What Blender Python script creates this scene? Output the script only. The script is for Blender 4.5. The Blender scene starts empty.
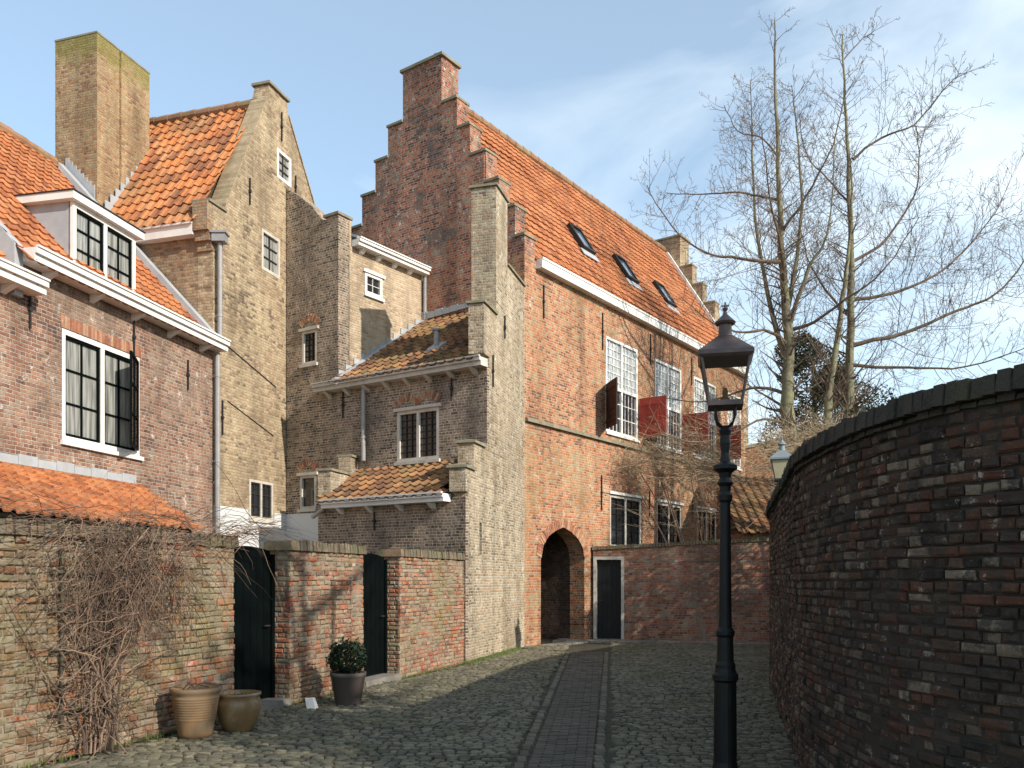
import bpy, bmesh, math, random
from mathutils import Vector, noise
from mathutils.geometry import tessellate_polygon
random.seed(7)
R = math.radians
S = bpy.context.scene
COL = S.collection
# ------------------------------------------------------------------ camera
cam = bpy.data.cameras.new('camera'); camo = bpy.data.objects.new('camera', cam); COL.objects.link(camo)
camo.location = (0, 0, 1.6); camo.rotation_euler = (R(90), 0, 0)
cam.sensor_width = 36; cam.lens = 870 / 1024 * 36; cam.shift_y = 196 / 1024
cam.clip_end = 2000; cam.clip_start = 0.05
S.camera = camo
# ------------------------------------------------------------------ light
SUN = Vector((.78, -.625, 0)).normalized()          # horizontal direction towards the sun
ELEV = R(29)
SUNV = Vector((SUN.x * math.cos(ELEV), SUN.y * math.cos(ELEV), math.sin(ELEV)))
sd = bpy.data.lights.new('sun', 'SUN'); so = bpy.data.objects.new('sun', sd); COL.objects.link(so)
sd.energy = 4.1; sd.angle = R(0.6); sd.color = (1, .93, .82)
so.rotation_euler = SUNV.to_track_quat('Z', 'Y').to_euler(); so.location = (0, 0, 40)
S.view_settings.view_transform = 'Standard'; S.view_settings.look = 'None'
S.view_settings.gamma = 1; S.view_settings.exposure = 0.55
W = bpy.data.worlds.new('World'); S.world = W; W.use_nodes = True
wt = W.node_tree; wn = wt.nodes; wl = wt.links; wn.clear()
wo = wn.new('ShaderNodeOutputWorld'); bg = wn.new('ShaderNodeBackground'); sky = wn.new('ShaderNodeTexSky')
sky.sky_type = 'NISHITA'; sky.sun_disc = False; sky.sun_elevation = ELEV
sky.sun_rotation = math.atan2(SUN.x, SUN.y); sky.altitude = 0; sky.air_density = 1.0; sky.dust_density = 0.6; sky.ozone_density = 1.5
tc = wn.new('ShaderNodeTexCoord'); mp = wn.new('ShaderNodeMapping')
mp.inputs['Scale'].default_value = (1.3, 1.3, 3.2); mp.inputs['Rotation'].default_value = (R(8), R(14), R(20)); mp.inputs['Location'].default_value = (3.1, 1.2, .4)
wl.new(tc.outputs['Generated'], mp.inputs[0])
cn = wn.new('ShaderNodeTexNoise'); cn.inputs['Scale'].default_value = 1.7; cn.inputs['Detail'].default_value = 7; cn.inputs['Roughness'].default_value = .52; cn.inputs['Distortion'].default_value = .5
wl.new(mp.outputs[0], cn.inputs['Vector'])
sx = wn.new('ShaderNodeSeparateXYZ'); wl.new(tc.outputs['Generated'], sx.inputs[0])
def wm(op, a, b=None, clamp=False):
    m = wn.new('ShaderNodeMath'); m.operation = op; m.use_clamp = clamp
    for i, q in enumerate((a, b)):
        if q is None: continue
        if isinstance(q, (int, float)): m.inputs[i].default_value = q
        else: wl.new(q, m.inputs[i])
    return m.outputs[0]
cov = wm('ADD', wm('MULTIPLY', sx.outputs['X'], .26), wm('MULTIPLY', sx.outputs['Z'], -.22))
dens = wm('MULTIPLY', wm('SUBTRACT', wm('ADD', cn.outputs['Fac'], cov), .375), 3.0, True)
dens = wm('ADD', wm('MULTIPLY', dens, .72), .24)
mixc = wn.new('ShaderNodeMix'); mixc.data_type = 'RGBA'
wl.new(dens, mixc.inputs['Factor'])
tint = wn.new('ShaderNodeMix'); tint.data_type = 'RGBA'; tint.blend_type = 'MULTIPLY'; tint.inputs['Factor'].default_value = 1
wl.new(sky.outputs[0], tint.inputs[6]); tint.inputs[7].default_value = (.95, 1.12, 1.12, 1)
wl.new(tint.outputs[2], mixc.inputs[6])
mixc.inputs[7].default_value = (5.5, 6.2, 6.6, 1)
wl.new(mixc.outputs[2], bg.inputs[0]); bg.inputs[1].default_value = 0.14
wl.new(bg.outputs[0], wo.inputs[0])

# ------------------------------------------------------------------ helpers
class NT:
    def __init__(s, name, rough=.85, spec=.25, metal=0):
        s.m = bpy.data.materials.new(name); s.m.use_nodes = True; s.t = s.m.node_tree
        s.p = s.t.nodes['Principled BSDF']; s.p.inputs['Roughness'].default_value = rough
        s.p.inputs['Specular IOR Level'].default_value = spec; s.p.inputs['Metallic'].default_value = metal
    def n(s, typ, **kw):
        o = s.t.nodes.new(typ)
        for k, v in kw.items(): setattr(o, k, v)
        return o
    def put(s, sock, val):
        if isinstance(val, (int, float)): sock.default_value = val
        elif isinstance(val, (tuple, list)): sock.default_value = tuple(val) + ((1,) if len(val) == 3 and len(sock.default_value) == 4 else ())
        else: s.t.links.new(val, sock)
    def math(s, op, a, b=0.0, c=None, clamp=False):
        o = s.n('ShaderNodeMath', operation=op, use_clamp=clamp); s.put(o.inputs[0], a); s.put(o.inputs[1], b)
        if c is not None: s.put(o.inputs[2], c)
        return o.outputs[0]
    def noise(s, vec, scale, detail=3, rough=.55, dist=0, col=False):
        o = s.n('ShaderNodeTexNoise'); s.put(o.inputs['Vector'], vec); o.inputs['Scale'].default_value = scale
        o.inputs['Detail'].default_value = detail; o.inputs['Roughness'].default_value = rough; o.inputs['Distortion'].default_value = dist
        return o.outputs['Color' if col else 'Fac']
    def ramp(s, fac, stops, interp='LINEAR'):
        o = s.n('ShaderNodeValToRGB'); s.put(o.inputs[0], fac); cr = o.color_ramp; cr.interpolation = interp
        while len(cr.elements) < len(stops): cr.elements.new(.5)
        for e, (p, c) in zip(cr.elements, stops): e.position = p; e.color = tuple(c) + (1,)
        return o.outputs[0]
    def mix(s, f, a, b, mode='MIX'):
        o = s.n('ShaderNodeMix', data_type='RGBA', blend_type=mode); s.put(o.inputs[0], f); s.put(o.inputs[6], a); s.put(o.inputs[7], b)
        return o.outputs[2]
    def smooth(s, x, a, b):
        o = s.n('ShaderNodeMapRange', interpolation_type='SMOOTHSTEP'); s.put(o.inputs[0], x); o.inputs[1].default_value = a; o.inputs[2].default_value = b
        return o.outputs[0]
    def vmath(s, op, a, b=(0, 0, 0), scale=None):
        o = s.n('ShaderNodeVectorMath', operation=op); s.put(o.inputs[0], a); s.put(o.inputs[1], b)
        if scale is not None: o.inputs['Scale'].default_value = scale
        return o.outputs[0]
    def pos(s): return s.n('ShaderNodeNewGeometry').outputs['Position']
    def bump(s, h, dist=.01, strength=1.0):
        o = s.n('ShaderNodeBump'); s.put(o.inputs['Height'], h); o.inputs['Distance'].default_value = dist; o.inputs['Strength'].default_value = strength
        s.put(s.p.inputs['Normal'], o.outputs[0])
    def base(s, c): s.put(s.p.inputs['Base Color'], c); return s.m

def grey(n, f, lo, hi):                       # fac -> multiplier colour
    return n.ramp(f, [(.25, (lo, lo, lo)), (.75, (hi, hi, hi))])

def brick_mat(name, pal, mortar, w=.22, h=.064, m=.011, stain=None, stain_lo=.5, stain_hi=.62, stain_amt=.6, moss=0.0, white=0.0, var=(.6, 1.35), scale2=.6, base_dark=None, topmoss=None):
    n = NT(name, .92, .2)
    uv = n.n('ShaderNodeUVMap').outputs[0]
    wob = n.vmath('SCALE', n.vmath('SUBTRACT', n.noise(uv, 2.3, 2, col=True), (.5, .5, .5)), scale=.035)
    wob2 = n.vmath('SCALE', n.vmath('SUBTRACT', n.noise(uv, 19, 2, col=True), (.5, .5, .5)), scale=.018)
    q = n.vmath('ADD', n.vmath('ADD', uv, wob), wob2)
    sp = n.n('ShaderNodeSeparateXYZ'); n.put(sp.inputs[0], q)
    v = n.math('DIVIDE', sp.outputs[1], h); row = n.math('FLOOR', v)
    par = n.math('FLOORED_MODULO', row, 2)
    par2 = n.math('FLOORED_MODULO', n.math('FLOOR', n.math('MULTIPLY', row, .5)), 2)
    bw = n.math('MULTIPLY', w, n.math('SUBTRACT', 1, n.math('MULTIPLY', par, .5)))
    u = n.math('ADD', n.math('DIVIDE', sp.outputs[0], bw), n.math('ADD', n.math('MULTIPLY', par, .5), n.math('MULTIPLY', par2, .5)))
    idx = n.math('FLOOR', u)
    fu = n.math('MULTIPLY', n.math('SUBTRACT', u, idx), bw); fv = n.math('MULTIPLY', n.math('SUBTRACT', v, row), h)
    du = n.math('MINIMUM', fu, n.math('SUBTRACT', bw, fu)); dv = n.math('MINIMUM', fv, n.math('SUBTRACT', h, fv))
    d = n.math('ADD', n.math('MINIMUM', du, dv), n.math('MULTIPLY', n.math('SUBTRACT', n.noise(uv, 40, 2), .5), .009))
    mask = n.smooth(d, m * .5 - .003, m * .5 + .004)
    cb = n.n('ShaderNodeCombineXYZ'); n.put(cb.inputs[0], idx); n.put(cb.inputs[1], row); 
    wn_ = n.n('ShaderNodeTexWhiteNoise', noise_dimensions='2D'); n.put(wn_.inputs['Vector'], cb.outputs[0])
    big = n.noise(n.pos(), .55, 4, .6)
    mid = n.noise(n.pos(), 2.6, 3, .6)
    r = n.math('ADD', n.math('MULTIPLY', wn_.outputs['Value'], .75), n.math('ADD', n.math('MULTIPLY', n.math('SUBTRACT', big, .42), 1.1), n.math('MULTIPLY', n.math('SUBTRACT', mid, .45), 1.0)), clamp=True)
    k = len(pal); bc = n.ramp(r, [((i + .5) / k, c) for i, c in enumerate(pal)])
    bc = n.mix(1, bc, grey(n, n.noise(uv, 9, 4, .75), *var), 'MULTIPLY')
    mo = n.mix(1, mortar, grey(n, n.noise(n.pos(), 1.3, 4, .65), .62, 1.12), 'MULTIPLY')
    c = n.mix(mask, mo, bc)
    if stain:
        sf = n.math('MULTIPLY', n.smooth(n.noise(n.pos(), scale2, 6, .68, .4), stain_lo, stain_hi), stain_amt)
        c = n.mix(sf, c, stain)
    if white:
        wf = n.math('MULTIPLY', n.smooth(n.noise(n.pos(), 5.5, 6, .75), .585, .66), white)
        c = n.mix(wf, c, (.62, .58, .52))
    if moss:
        mf = n.math('MULTIPLY', n.smooth(n.noise(n.pos(), 1.1, 6, .7), .5, .66), moss)
        c = n.mix(mf, c, (.16, .15, .06))
    # slow weathering and vertical run marks
    mpn = n.n('ShaderNodeMapping'); n.put(mpn.inputs[0], n.pos()); mpn.inputs['Scale'].default_value = (1.6, 1.6, .22)
    c = n.mix(1, c, grey(n, n.noise(mpn.outputs[0], 1.4, 5, .66), .60, 1.3), 'MULTIPLY')
    if topmoss:
        zz = n.n('ShaderNodeSeparateXYZ'); n.put(zz.inputs[0], n.pos())
        f = n.smooth(n.math('ADD', zz.outputs[2], n.math('MULTIPLY', n.math('SUBTRACT', n.noise(n.pos(), 2.5, 5, .7), .5), 1.6)), topmoss[0] - topmoss[1], topmoss[0])
        c = n.mix(n.math('MULTIPLY', f, .75), c, topmoss[2])
    if base_dark:
        zz = n.n('ShaderNodeSeparateXYZ'); n.put(zz.inputs[0], n.pos())
        f = n.smooth(n.math('ADD', zz.outputs[2], n.math('MULTIPLY', n.noise(n.pos(), 1.7, 5, .7), 1.1)), base_dark[0], base_dark[0] - .5)
        c = n.mix(n.math('MULTIPLY', f, .75), c, base_dark[1])
    n.bump(n.math('ADD', n.math('ADD', mask, n.math('MULTIPLY', n.noise(n.pos(), 2.2, 2, .5), 5.0)), n.math('MULTIPLY', n.noise(uv, 22, 3, .75), 1.0)), .014, .9)
    return n.base(c)

def stone_mat(name, pal, rough=.9, scale=6, moss=None, moss_amt=.7, bumpd=.01, spots=None, smear=None, zone=None):
    n = NT(name, rough, .25)
    at = n.n('ShaderNodeAttribute', attribute_name='Col'); sp = n.n('ShaderNodeSeparateColor'); n.put(sp.inputs[0], at.outputs['Color'])
    k = len(pal); c = n.ramp(sp.outputs[0], [((i + .5) / k, q) for i, q in enumerate(pal)])
    c = n.mix(1, c, grey(n, n.noise(n.pos(), scale, 5, .7), .66, 1.25), 'MULTIPLY')
    c = n.mix(1, c, grey(n, n.noise(n.pos(), scale * 9, 3, .7), .75, 1.2), 'MULTIPLY')
    if spots: c = n.mix(n.math('MULTIPLY', n.smooth(n.noise(n.pos(), spots[0], 5, .75), spots[1], spots[1] + .06), spots[3]), c, spots[2])
    if moss: c = n.mix(n.math('MULTIPLY', n.smooth(n.noise(n.pos(), 1.0, 6, .7), .47, .62), moss_amt), c, moss)
    if zone:
        zz = n.n('ShaderNodeSeparateXYZ'); n.put(zz.inputs[0], n.pos())
        f = n.smooth(n.math('ADD', zz.outputs[1], n.math('MULTIPLY', n.math('SUBTRACT', n.noise(n.pos(), 2.2, 6, .75), .5), 9.0)), zone[0], zone[1])
        c = n.mix(n.math('MULTIPLY', f, zone[3]), c, zone[2])
    if smear: c = n.mix(n.math('MULTIPLY', n.smooth(n.noise(n.pos(), smear[0], 6, .75), .47, .58), smear[2]), c, smear[1])
    n.bump(n.noise(n.pos(), scale * 8, 4, .7), bumpd, .6)
    return n.base(c)

def plain(name, c, rough=.6, spec=.3, metal=0, var=(.85, 1.1), scale=8, dirt=None):
    n = NT(name, rough, spec, metal)
    q = n.mix(1, c, grey(n, n.noise(n.pos(), scale, 5, .65), *var), 'MULTIPLY')
    if dirt: q = n.mix(n.math('MULTIPLY', n.smooth(n.noise(n.pos(), scale * .6, 6, .75), .5, .66), dirt[1]), q, dirt[0])
    n.bump(n.noise(n.pos(), scale * 6, 3, .6), .003, .5)
    return n.base(q)

M = {}
M['facade'] = brick_mat('facade_brick', [(.16, .075, .05), (.32, .11, .052), (.41, .15, .068), (.46, .20, .09), (.40, .22, .115), (.34, .25, .14)], (.54, .42, .30), m=.013, stain=(.32, .21, .10), stain_amt=.35, white=.55, scale2=.45)
M['gable'] = brick_mat('dark_gable_brick', [(.10, .05, .04), (.24, .075, .045), (.38, .11, .052), (.45, .16, .075), (.30, .14, .085), (.32, .23, .15)], (.44, .36, .29), m=.015, stain=(.12, .10, .085), stain_amt=.7, white=.8, scale2=1.3)
M['buff'] = brick_mat('buff_brick', [(.16, .11, .075), (.29, .20, .12), (.38, .28, .17), (.43, .325, .20), (.46, .35, .22), (.30, .19, .12)], (.46, .39, .28), stain=(.27, .19, .12), stain_amt=.4, var=(.78, 1.15))
M['lightbuff'] = brick_mat('light_buff_brick', [(.32, .22, .14), (.42, .30, .19), (.48, .36, .24), (.52, .40, .27)], (.56, .48, .37), w=.19, h=.058, stain=(.36, .27, .17), stain_amt=.3, var=(.8, 1.18))
M['buffred'] = brick_mat('brown_brick', [(.20, .12, .075), (.30, .18, .10), (.36, .22, .12), (.36, .26, .16), (.28, .20, .13)], (.36, .29, .21), stain=(.2, .14, .1), stain_amt=.4)
M['chimney'] = brick_mat('chimney_brick', [(.24, .12, .065), (.34, .175, .085), (.39, .235, .12), (.41, .29, .155), (.33, .22, .12)], (.42, .34, .24), h=.056, w=.19, topmoss=(13.75, .9, (.20, .19, .05)), stain=(.28, .21, .12), stain_amt=.3, var=(.8, 1.15))
M['annex'] = brick_mat('weathered_brown_brick', [(.09, .07, .055), (.19, .125, .085), (.28, .19, .125), (.34, .25, .17), (.24, .14, .095)], (.52, .45, .36), w=.19, h=.058, m=.015, stain=(.15, .12, .10), stain_amt=.45, white=.35, scale2=.8)
M['tower'] = brick_mat('pale_buttress_brick', [(.17, .12, .075), (.29, .21, .13), (.39, .30, .185), (.46, .38, .26), (.35, .23, .14)], (.54, .48, .38), w=.18, h=.056, m=.014, stain=(.28, .21, .13), stain_amt=.5, white=.9, scale2=.8)
M['pink'] = brick_mat('russet_house_brick', [(.13, .075, .058), (.22, .11, .075), (.28, .135, .085), (.32, .19, .125), (.27, .20, .15)], (.46, .39, .32), m=.012, stain=(.25, .185, .135), stain_amt=.5, white=.6)
M['farwall'] = brick_mat('old_red_wall_brick', [(.16, .08, .06), (.30, .11, .07), (.38, .15, .085), (.40, .22, .13), (.30, .22, .16)], (.36, .30, .24), m=.012, stain=(.13, .09, .07), stain_amt=.5, white=.3)
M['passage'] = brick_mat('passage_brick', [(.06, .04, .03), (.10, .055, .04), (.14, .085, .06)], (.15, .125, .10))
M['mortar'] = plain('old_mortar', (.25, .21, .15), .95, .1, var=(.6, 1.2), scale=5)
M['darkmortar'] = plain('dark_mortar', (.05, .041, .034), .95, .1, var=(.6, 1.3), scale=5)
M['gbrick'] = stone_mat('garden_wall_brick', [(.24, .09, .055), (.38, .12, .06), (.43, .145, .07), (.36, .20, .12), (.38, .27, .18), (.26, .20, .14), (.34, .19, .12), (.17, .09, .065)], .93, 9, moss=(.19, .19, .085), moss_amt=.6, spots=(7, .57, (.50, .44, .37), .55), smear=(5, (.26, .22, .16), .6), zone=(9.2, 6.8, (.065, .078, .028), .5), bumpd=.02)
M['rbrick'] = stone_mat('shade_dark_wall_brick', [(.035, .027, .022), (.065, .038, .029), (.105, .045, .029), (.14, .064, .038), (.09, .06, .04), (.11, .07, .05), (.22, .17, .12)], .95, 9, spots=(9, .585, (.40, .34, .27), .8), moss=(.04, .04, .032), moss_amt=.4, smear=(7, (.058, .047, .038), .9), bumpd=.03)  # dark brick, lowered further to stand in for shade on this wall
M['coping'] = stone_mat('mossy_coping_brick', [(.15, .12, .085), (.20, .15, .10), (.24, .15, .095), (.18, .16, .115)], .95, 5, moss=(.12, .12, .05), moss_amt=.8, smear=(4, (.12, .10, .07), .7), bumpd=.03)
M['buffcoping'] = stone_mat('buff_coping_brick', [(.30, .23, .14), (.37, .29, .18), (.40, .30, .19)], .95, 5)
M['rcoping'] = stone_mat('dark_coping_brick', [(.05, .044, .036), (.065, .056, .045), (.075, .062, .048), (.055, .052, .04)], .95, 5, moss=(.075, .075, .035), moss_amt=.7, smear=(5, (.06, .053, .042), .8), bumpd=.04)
M['capstone'] = plain('lichened_cap_stone', (.25, .22, .16), .95, .1, var=(.6, 1.25), scale=4, dirt=((.20, .19, .08), .5))
M['tile'] = stone_mat('orange_clay_tile', [(.27, .095, .042), (.38, .13, .05), (.44, .155, .058), (.47, .19, .08), (.36, .135, .06)], .8, 3, bumpd=.004, moss=(.40, .17, .07), moss_amt=.5)
M['tile2'] = stone_mat('weathered_clay_tile', [(.24, .10, .05), (.38, .14, .06), (.48, .17, .06), (.55, .20, .07), (.44, .20, .09)], .85, 2, bumpd=.004, moss=(.22, .13, .06), moss_amt=.5)
M['tile3'] = stone_mat('mossy_brown_tile', [(.10, .06, .04), (.18, .09, .05), (.27, .13, .06), (.22, .12, .06), (.34, .17, .075)], .9, 2, bumpd=.004, moss=(.17, .125, .05), moss_amt=.7)
M['ridge'] = plain('ridge_tile', (.30, .17, .10), .9, .1, var=(.6, 1.2), scale=3, dirt=((.26, .24, .13), .7))
M['white'] = plain('white_paint', (.78, .75, .70), .5, .3, var=(.86, 1.04), scale=3, dirt=((.5, .47, .42), .35))
M['cream'] = plain('weathered_cream_paint', (.56, .51, .44), .6, .3, var=(.75, 1.08), scale=4, dirt=((.3, .27, .23), .45))
M['whitewash'] = plain('whitewash', (.58, .58, .57), .8, .2, var=(.93, 1.03), scale=1)
M['lead'] = plain('lead_sheet', (.36, .37, .38), .6, .35, var=(.8, 1.15), scale=3)
M['zinc'] = plain('zinc_pipe', (.30, .29, .29), .55, .4, .2, var=(.75, 1.15), scale=4)
M['iron'] = plain('wrought_iron', (.028, .024, .022), .7, .3)
M['black'] = plain('black_lamp_paint', (.007, .007, .007), .5, .3, var=(.7, 1.4), scale=12)
M['lampbrown'] = plain('oxidised_lamp_metal', (.095, .066, .06), .5, .45, .2, var=(.75, 1.3), scale=9)
M['lampgrey'] = plain('grey_lamp_metal', (.22, .25, .26), .55, .4, .2)
M['green'] = plain('dark_green_paint', (.002, .0042, .004), .7, .06, var=(.7, 1.3), scale=6)
M['blackpaint'] = plain('black_door_paint', (.008, .008, .008), .55, .3)
M['red'] = plain('red_shutter_paint', (.42, .055, .035), .6, .3, var=(.7, 1.1), scale=5)
M['browns'] = plain('brown_shutter_wood', (.06, .036, .03), .8, .1, var=(.6, 1.3), scale=5)
M['relief'] = stone_mat('arch_brick', [(.26, .11, .07), (.34, .14, .08), (.40, .19, .11), (.42, .26, .16)], .92, 8, spots=(7, .57, (.5, .42, .34), .5))
M['stone'] = plain('threshold_stone', (.22, .20, .17), .9, .2, var=(.65, 1.2), scale=4)
M['earth'] = plain('potting_earth', (.05, .035, .025), .95, .1)
M['terra'] = plain('terracotta', (.27, .165, .085), .75, .25, var=(.7, 1.15), scale=4, dirt=((.20, .16, .11), .6))
M['glazed'] = plain('glazed_stoneware', (.20, .125, .06), .38, .5, var=(.6, 1.25), scale=3, dirt=((.42, .36, .27), .6))
M['greypot'] = plain('brown_grey_pot', (.11, .085, .075), .75, .25, var=(.85, 1.1), scale=4)
M['wood'] = plain('trellis_wood', (.10, .085, .06), .9, .1)

def leaf_mat(name, c1, c2, rough=.6):
    n = NT(name, rough, .3); at = n.n('ShaderNodeAttribute', attribute_name='Col'); sp = n.n('ShaderNodeSeparateColor'); n.put(sp.inputs[0], at.outputs['Color'])
    return n.base(n.ramp(sp.outputs[0], [(0.1, c1), (.9, c2)]))
M['box'] = leaf_mat('boxwood_leaf', (.008, .015, .006), (.025, .042, .016))
M['evergreen'] = leaf_mat('evergreen_leaf', (.016, .024, .010), (.06, .065, .028))
M['grass'] = leaf_mat('grass_blade', (.05, .09, .02), (.16, .18, .05))
M['twig'] = leaf_mat('dry_climber_stem', (.05, .033, .025), (.25, .165, .115), .9)
M['tangle'] = leaf_mat('straw_twig', (.17, .12, .075), (.36, .28, .18), .9)
def bark():
    n = NT('green_grey_bark', .9, .15)
    c = n.ramp(n.noise(n.pos(), 1.6, 6, .7), [(.3, (.14, .115, .085)), (.5, (.22, .195, .125)), (.7, (.25, .26, .13))])
    c = n.mix(1, c, grey(n, n.noise(n.pos(), 14, 4, .7), .7, 1.2), 'MULTIPLY'); n.bump(n.noise(n.pos(), 22, 4, .7), .02, .7)
    return n.base(c)
M['bark'] = bark()
M['twigbark'] = plain('brown_twig_bark', (.15, .11, .08), .9, .15, var=(.7, 1.3), scale=2)

def pane_mat(name, c, rough=.12, curtain=None):
    n = NT(name, rough, .6)
    if curtain:
        sp = n.n('ShaderNodeSeparateXYZ'); n.put(sp.inputs[0], n.n('ShaderNodeUVMap').outputs[0])
        w = n.noise(n.n('ShaderNodeUVMap').outputs[0], 1.4, 2, .5, 1.0)
        mpn = n.n('ShaderNodeMapping'); n.put(mpn.inputs[0], n.n('ShaderNodeUVMap').outputs[0]); mpn.inputs['Scale'].default_value = (14, .8, 1)
        c = n.mix(n.smooth(n.noise(mpn.outputs[0], 1, 3, .6), .35, .65), c, curtain)
        n.base(c)
    else: n.base(n.mix(1, c, grey(n, n.noise(n.pos(), 1.6, 4, .7), .5, 1.5), 'MULTIPLY'))
    n.p.inputs['Coat Weight'].default_value = .5; n.p.inputs['Coat Roughness'].default_value = .04
    o = n.n('ShaderNodeBump'); n.put(o.inputs['Height'], n.noise(n.pos(), 3.0, 2)); o.inputs['Distance'].default_value = .01; o.inputs['Strength'].default_value = .5
    n.put(n.p.inputs['Coat Normal'], o.outputs[0])
    return n.m
M['pane'] = pane_mat('dark_window_glass', (.018, .020, .022))
M['pane_grey'] = pane_mat('leaded_sky_tone_glass', (.34, .36, .37), curtain=(.50, .52, .53))  # grey-blue base stands in for sky reflected in the panes
M['pane_curtain'] = pane_mat('curtained_glass', (.13, .13, .12), curtain=(.34, .34, .31))
M['pane_sky'] = pane_mat('roof_window_glass', (.10, .13, .17), .08)
def glass():
    n = NT('lantern_glass', .05, .5); n.t.nodes.remove(n.p); out = n.t.nodes['Material Output']
    tr = n.n('ShaderNodeBsdfTransparent'); tr.inputs[0].default_value = (.86, .86, .84, 1)
    gl = n.n('ShaderNodeBsdfGlossy'); gl.inputs['Roughness'].default_value = .05
    fr = n.n('ShaderNodeFresnel'); mx = n.n('ShaderNodeMixShader'); n.put(mx.inputs[0], fr.outputs[0]); n.put(mx.inputs[1], tr.outputs[0]); n.put(mx.inputs[2], gl.outputs[0])
    n.put(out.inputs[0], mx.outputs[0]); return n.m
M['glass'] = glass()
M['frosted'] = plain('cream_frosted_glass', (.42, .38, .24), .35, .5, var=(.8, 1.15), scale=6)

# ------------------------------------------------------------------ mesh builder
class MB:
    def __init__(s, autouv=True): s.v = []; s.f = []; s.c = []; s.autouv = autouv
    def vert(s, p, c=.5): s.v.append(tuple(p)); s.c.append(c); return len(s.v) - 1
    def face(s, *ids): s.f.append(tuple(ids))
    def quad(s, a, b, c, d, col=.5): i = [s.vert(p, col) for p in (a, b, c, d)]; s.f.append(tuple(i))
    def hexa(s, P, col=.5):                    # P: 8 points, bottom 4 then top 4
        i = [s.vert(p, col) for p in P]
        for q in ((0, 3, 2, 1), (4, 5, 6, 7), (0, 1, 5, 4), (1, 2, 6, 5), (2, 3, 7, 6), (3, 0, 4, 7)): s.f.append(tuple(i[k] for k in q))
    def box(s, x0, x1, y0, y1, z0, z1, col=.5):
        s.hexa([(x0, y0, z0), (x1, y0, z0), (x1, y1, z0), (x0, y1, z0), (x0, y0, z1), (x1, y0, z1), (x1, y1, z1), (x0, y1, z1)], col)
    def fbox(s, fr, a0, a1, z0, z1, d0, d1, col=.5):
        s.hexa([fr.P(a0, z0, d0), fr.P(a1, z0, d0), fr.P(a1, z0, d1), fr.P(a0, z0, d1), fr.P(a0, z1, d0), fr.P(a1, z1, d0), fr.P(a1, z1, d1), fr.P(a0, z1, d1)], col)
    def prism(s, fr, outer, holes=(), d0=0.0, d1=-.35):
        loops = [outer] + list(holes)
        tri = tessellate_polygon([[Vector((a, z, 0)) for a, z in l] for l in loops])
        flat = [p for l in loops for p in l]
        F = [s.vert(fr.P(a, z, d0)) for a, z in flat]; B = [s.vert(fr.P(a, z, d1)) for a, z in flat]
        for t in tri:
            s.f.append(tuple(F[i] for i in t)); s.f.append(tuple(B[i] for i in reversed(t)))
        o = 0
        for l in loops:
            for i in range(len(l)):
                j = (i + 1) % len(l)
                s.f.append((F[o + i], F[o + j], B[o + j], B[o + i]))
            o += len(l)
    def tube(s, pts, rad, n=6, col=.5, cap=True):
        pts = [Vector(p) for p in pts]; rings = []
        for i, p in enumerate(pts):
            t = (pts[min(i + 1, len(pts) - 1)] - pts[max(i - 1, 0)])
            if t.length < 1e-6: t = Vector((0, 0, 1))
            t.normalize(); a = t.cross(Vector((.13, .27, .95))); 
            if a.length < .1: a = t.cross(Vector((1, 0, 0)))
            a.normalize(); b = t.cross(a); r = rad[i] if isinstance(rad, (list, tuple)) else rad
            rings.append([s.vert(p + (a * math.cos(2 * math.pi * k / n) + b * math.sin(2 * math.pi * k / n)) * r, col) for k in range(n)])
        for r0, r1 in zip(rings, rings[1:]):
            for k in range(n): s.f.append((r0[k], r0[(k + 1) % n], r1[(k + 1) % n], r1[k]))
        if cap: s.f.append(tuple(reversed(rings[0]))); s.f.append(tuple(rings[-1]))
    def lathe(s, prof, n=20, c=(0, 0), rot=0, col=.5, square=False):
        rings = []
        for r, z in prof: rings.append([s.vert((c[0] + r * math.cos(2 * math.pi * k / n + rot), c[1] + r * math.sin(2 * math.pi * k / n + rot), z), col) for k in range(n)])
        for r0, r1 in zip(rings, rings[1:]):
            for k in range(n): s.f.append((r0[k], r0[(k + 1) % n], r1[(k + 1) % n], r1[k]))
        s.f.append(tuple(reversed(rings[0]))); s.f.append(tuple(rings[-1]))
    def build(s, name, mat, parent=None, smooth=False, recalc=True):
        off = Vector(parent_loc(parent)) if parent else Vector((0, 0, 0))
        me = bpy.data.meshes.new(name)
        me.from_pydata([(a[0] - off.x, a[1] - off.y, a[2] - off.z) for a in s.v], [], s.f)
        me.materials.append(M[mat] if isinstance(mat, str) else mat)
        ca = me.color_attributes.new('Col', 'FLOAT_COLOR', 'POINT')
        buf = []
        for c in s.c: buf += [c, c, c, 1.0]
        ca.data.foreach_set('color', buf)
        if recalc:
            bm = bmesh.new(); bm.from_mesh(me); bmesh.ops.recalc_face_normals(bm, faces=bm.faces); bm.to_mesh(me); bm.free()
        if s.autouv:
            uvl = me.uv_layers.new(name='UVMap'); buf = [0.0] * (2 * len(me.loops))
            for p in me.polygons:
                nn = p.normal; 
                if abs(nn.z) < .75:
                    l = math.hypot(nn.x, nn.y); t = (-nn.y / l, nn.x / l)
                    for li in p.loop_indices:
                        w = me.vertices[me.loops[li].vertex_index].co
                        buf[2 * li] = (w.x + off.x) * t[0] + (w.y + off.y) * t[1]; buf[2 * li + 1] = w.z + off.z
                else:
                    for li in p.loop_indices:
                        w = me.vertices[me.loops[li].vertex_index].co; buf[2 * li] = w.x + off.x; buf[2 * li + 1] = w.y + off.y
            uvl.data.foreach_set('uv', buf)
        if smooth:
            for p in me.polygons: p.use_smooth = True
        o = bpy.data.objects.new(name, me); COL.objects.link(o)
        if parent: o.parent = parent
        return o
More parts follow.
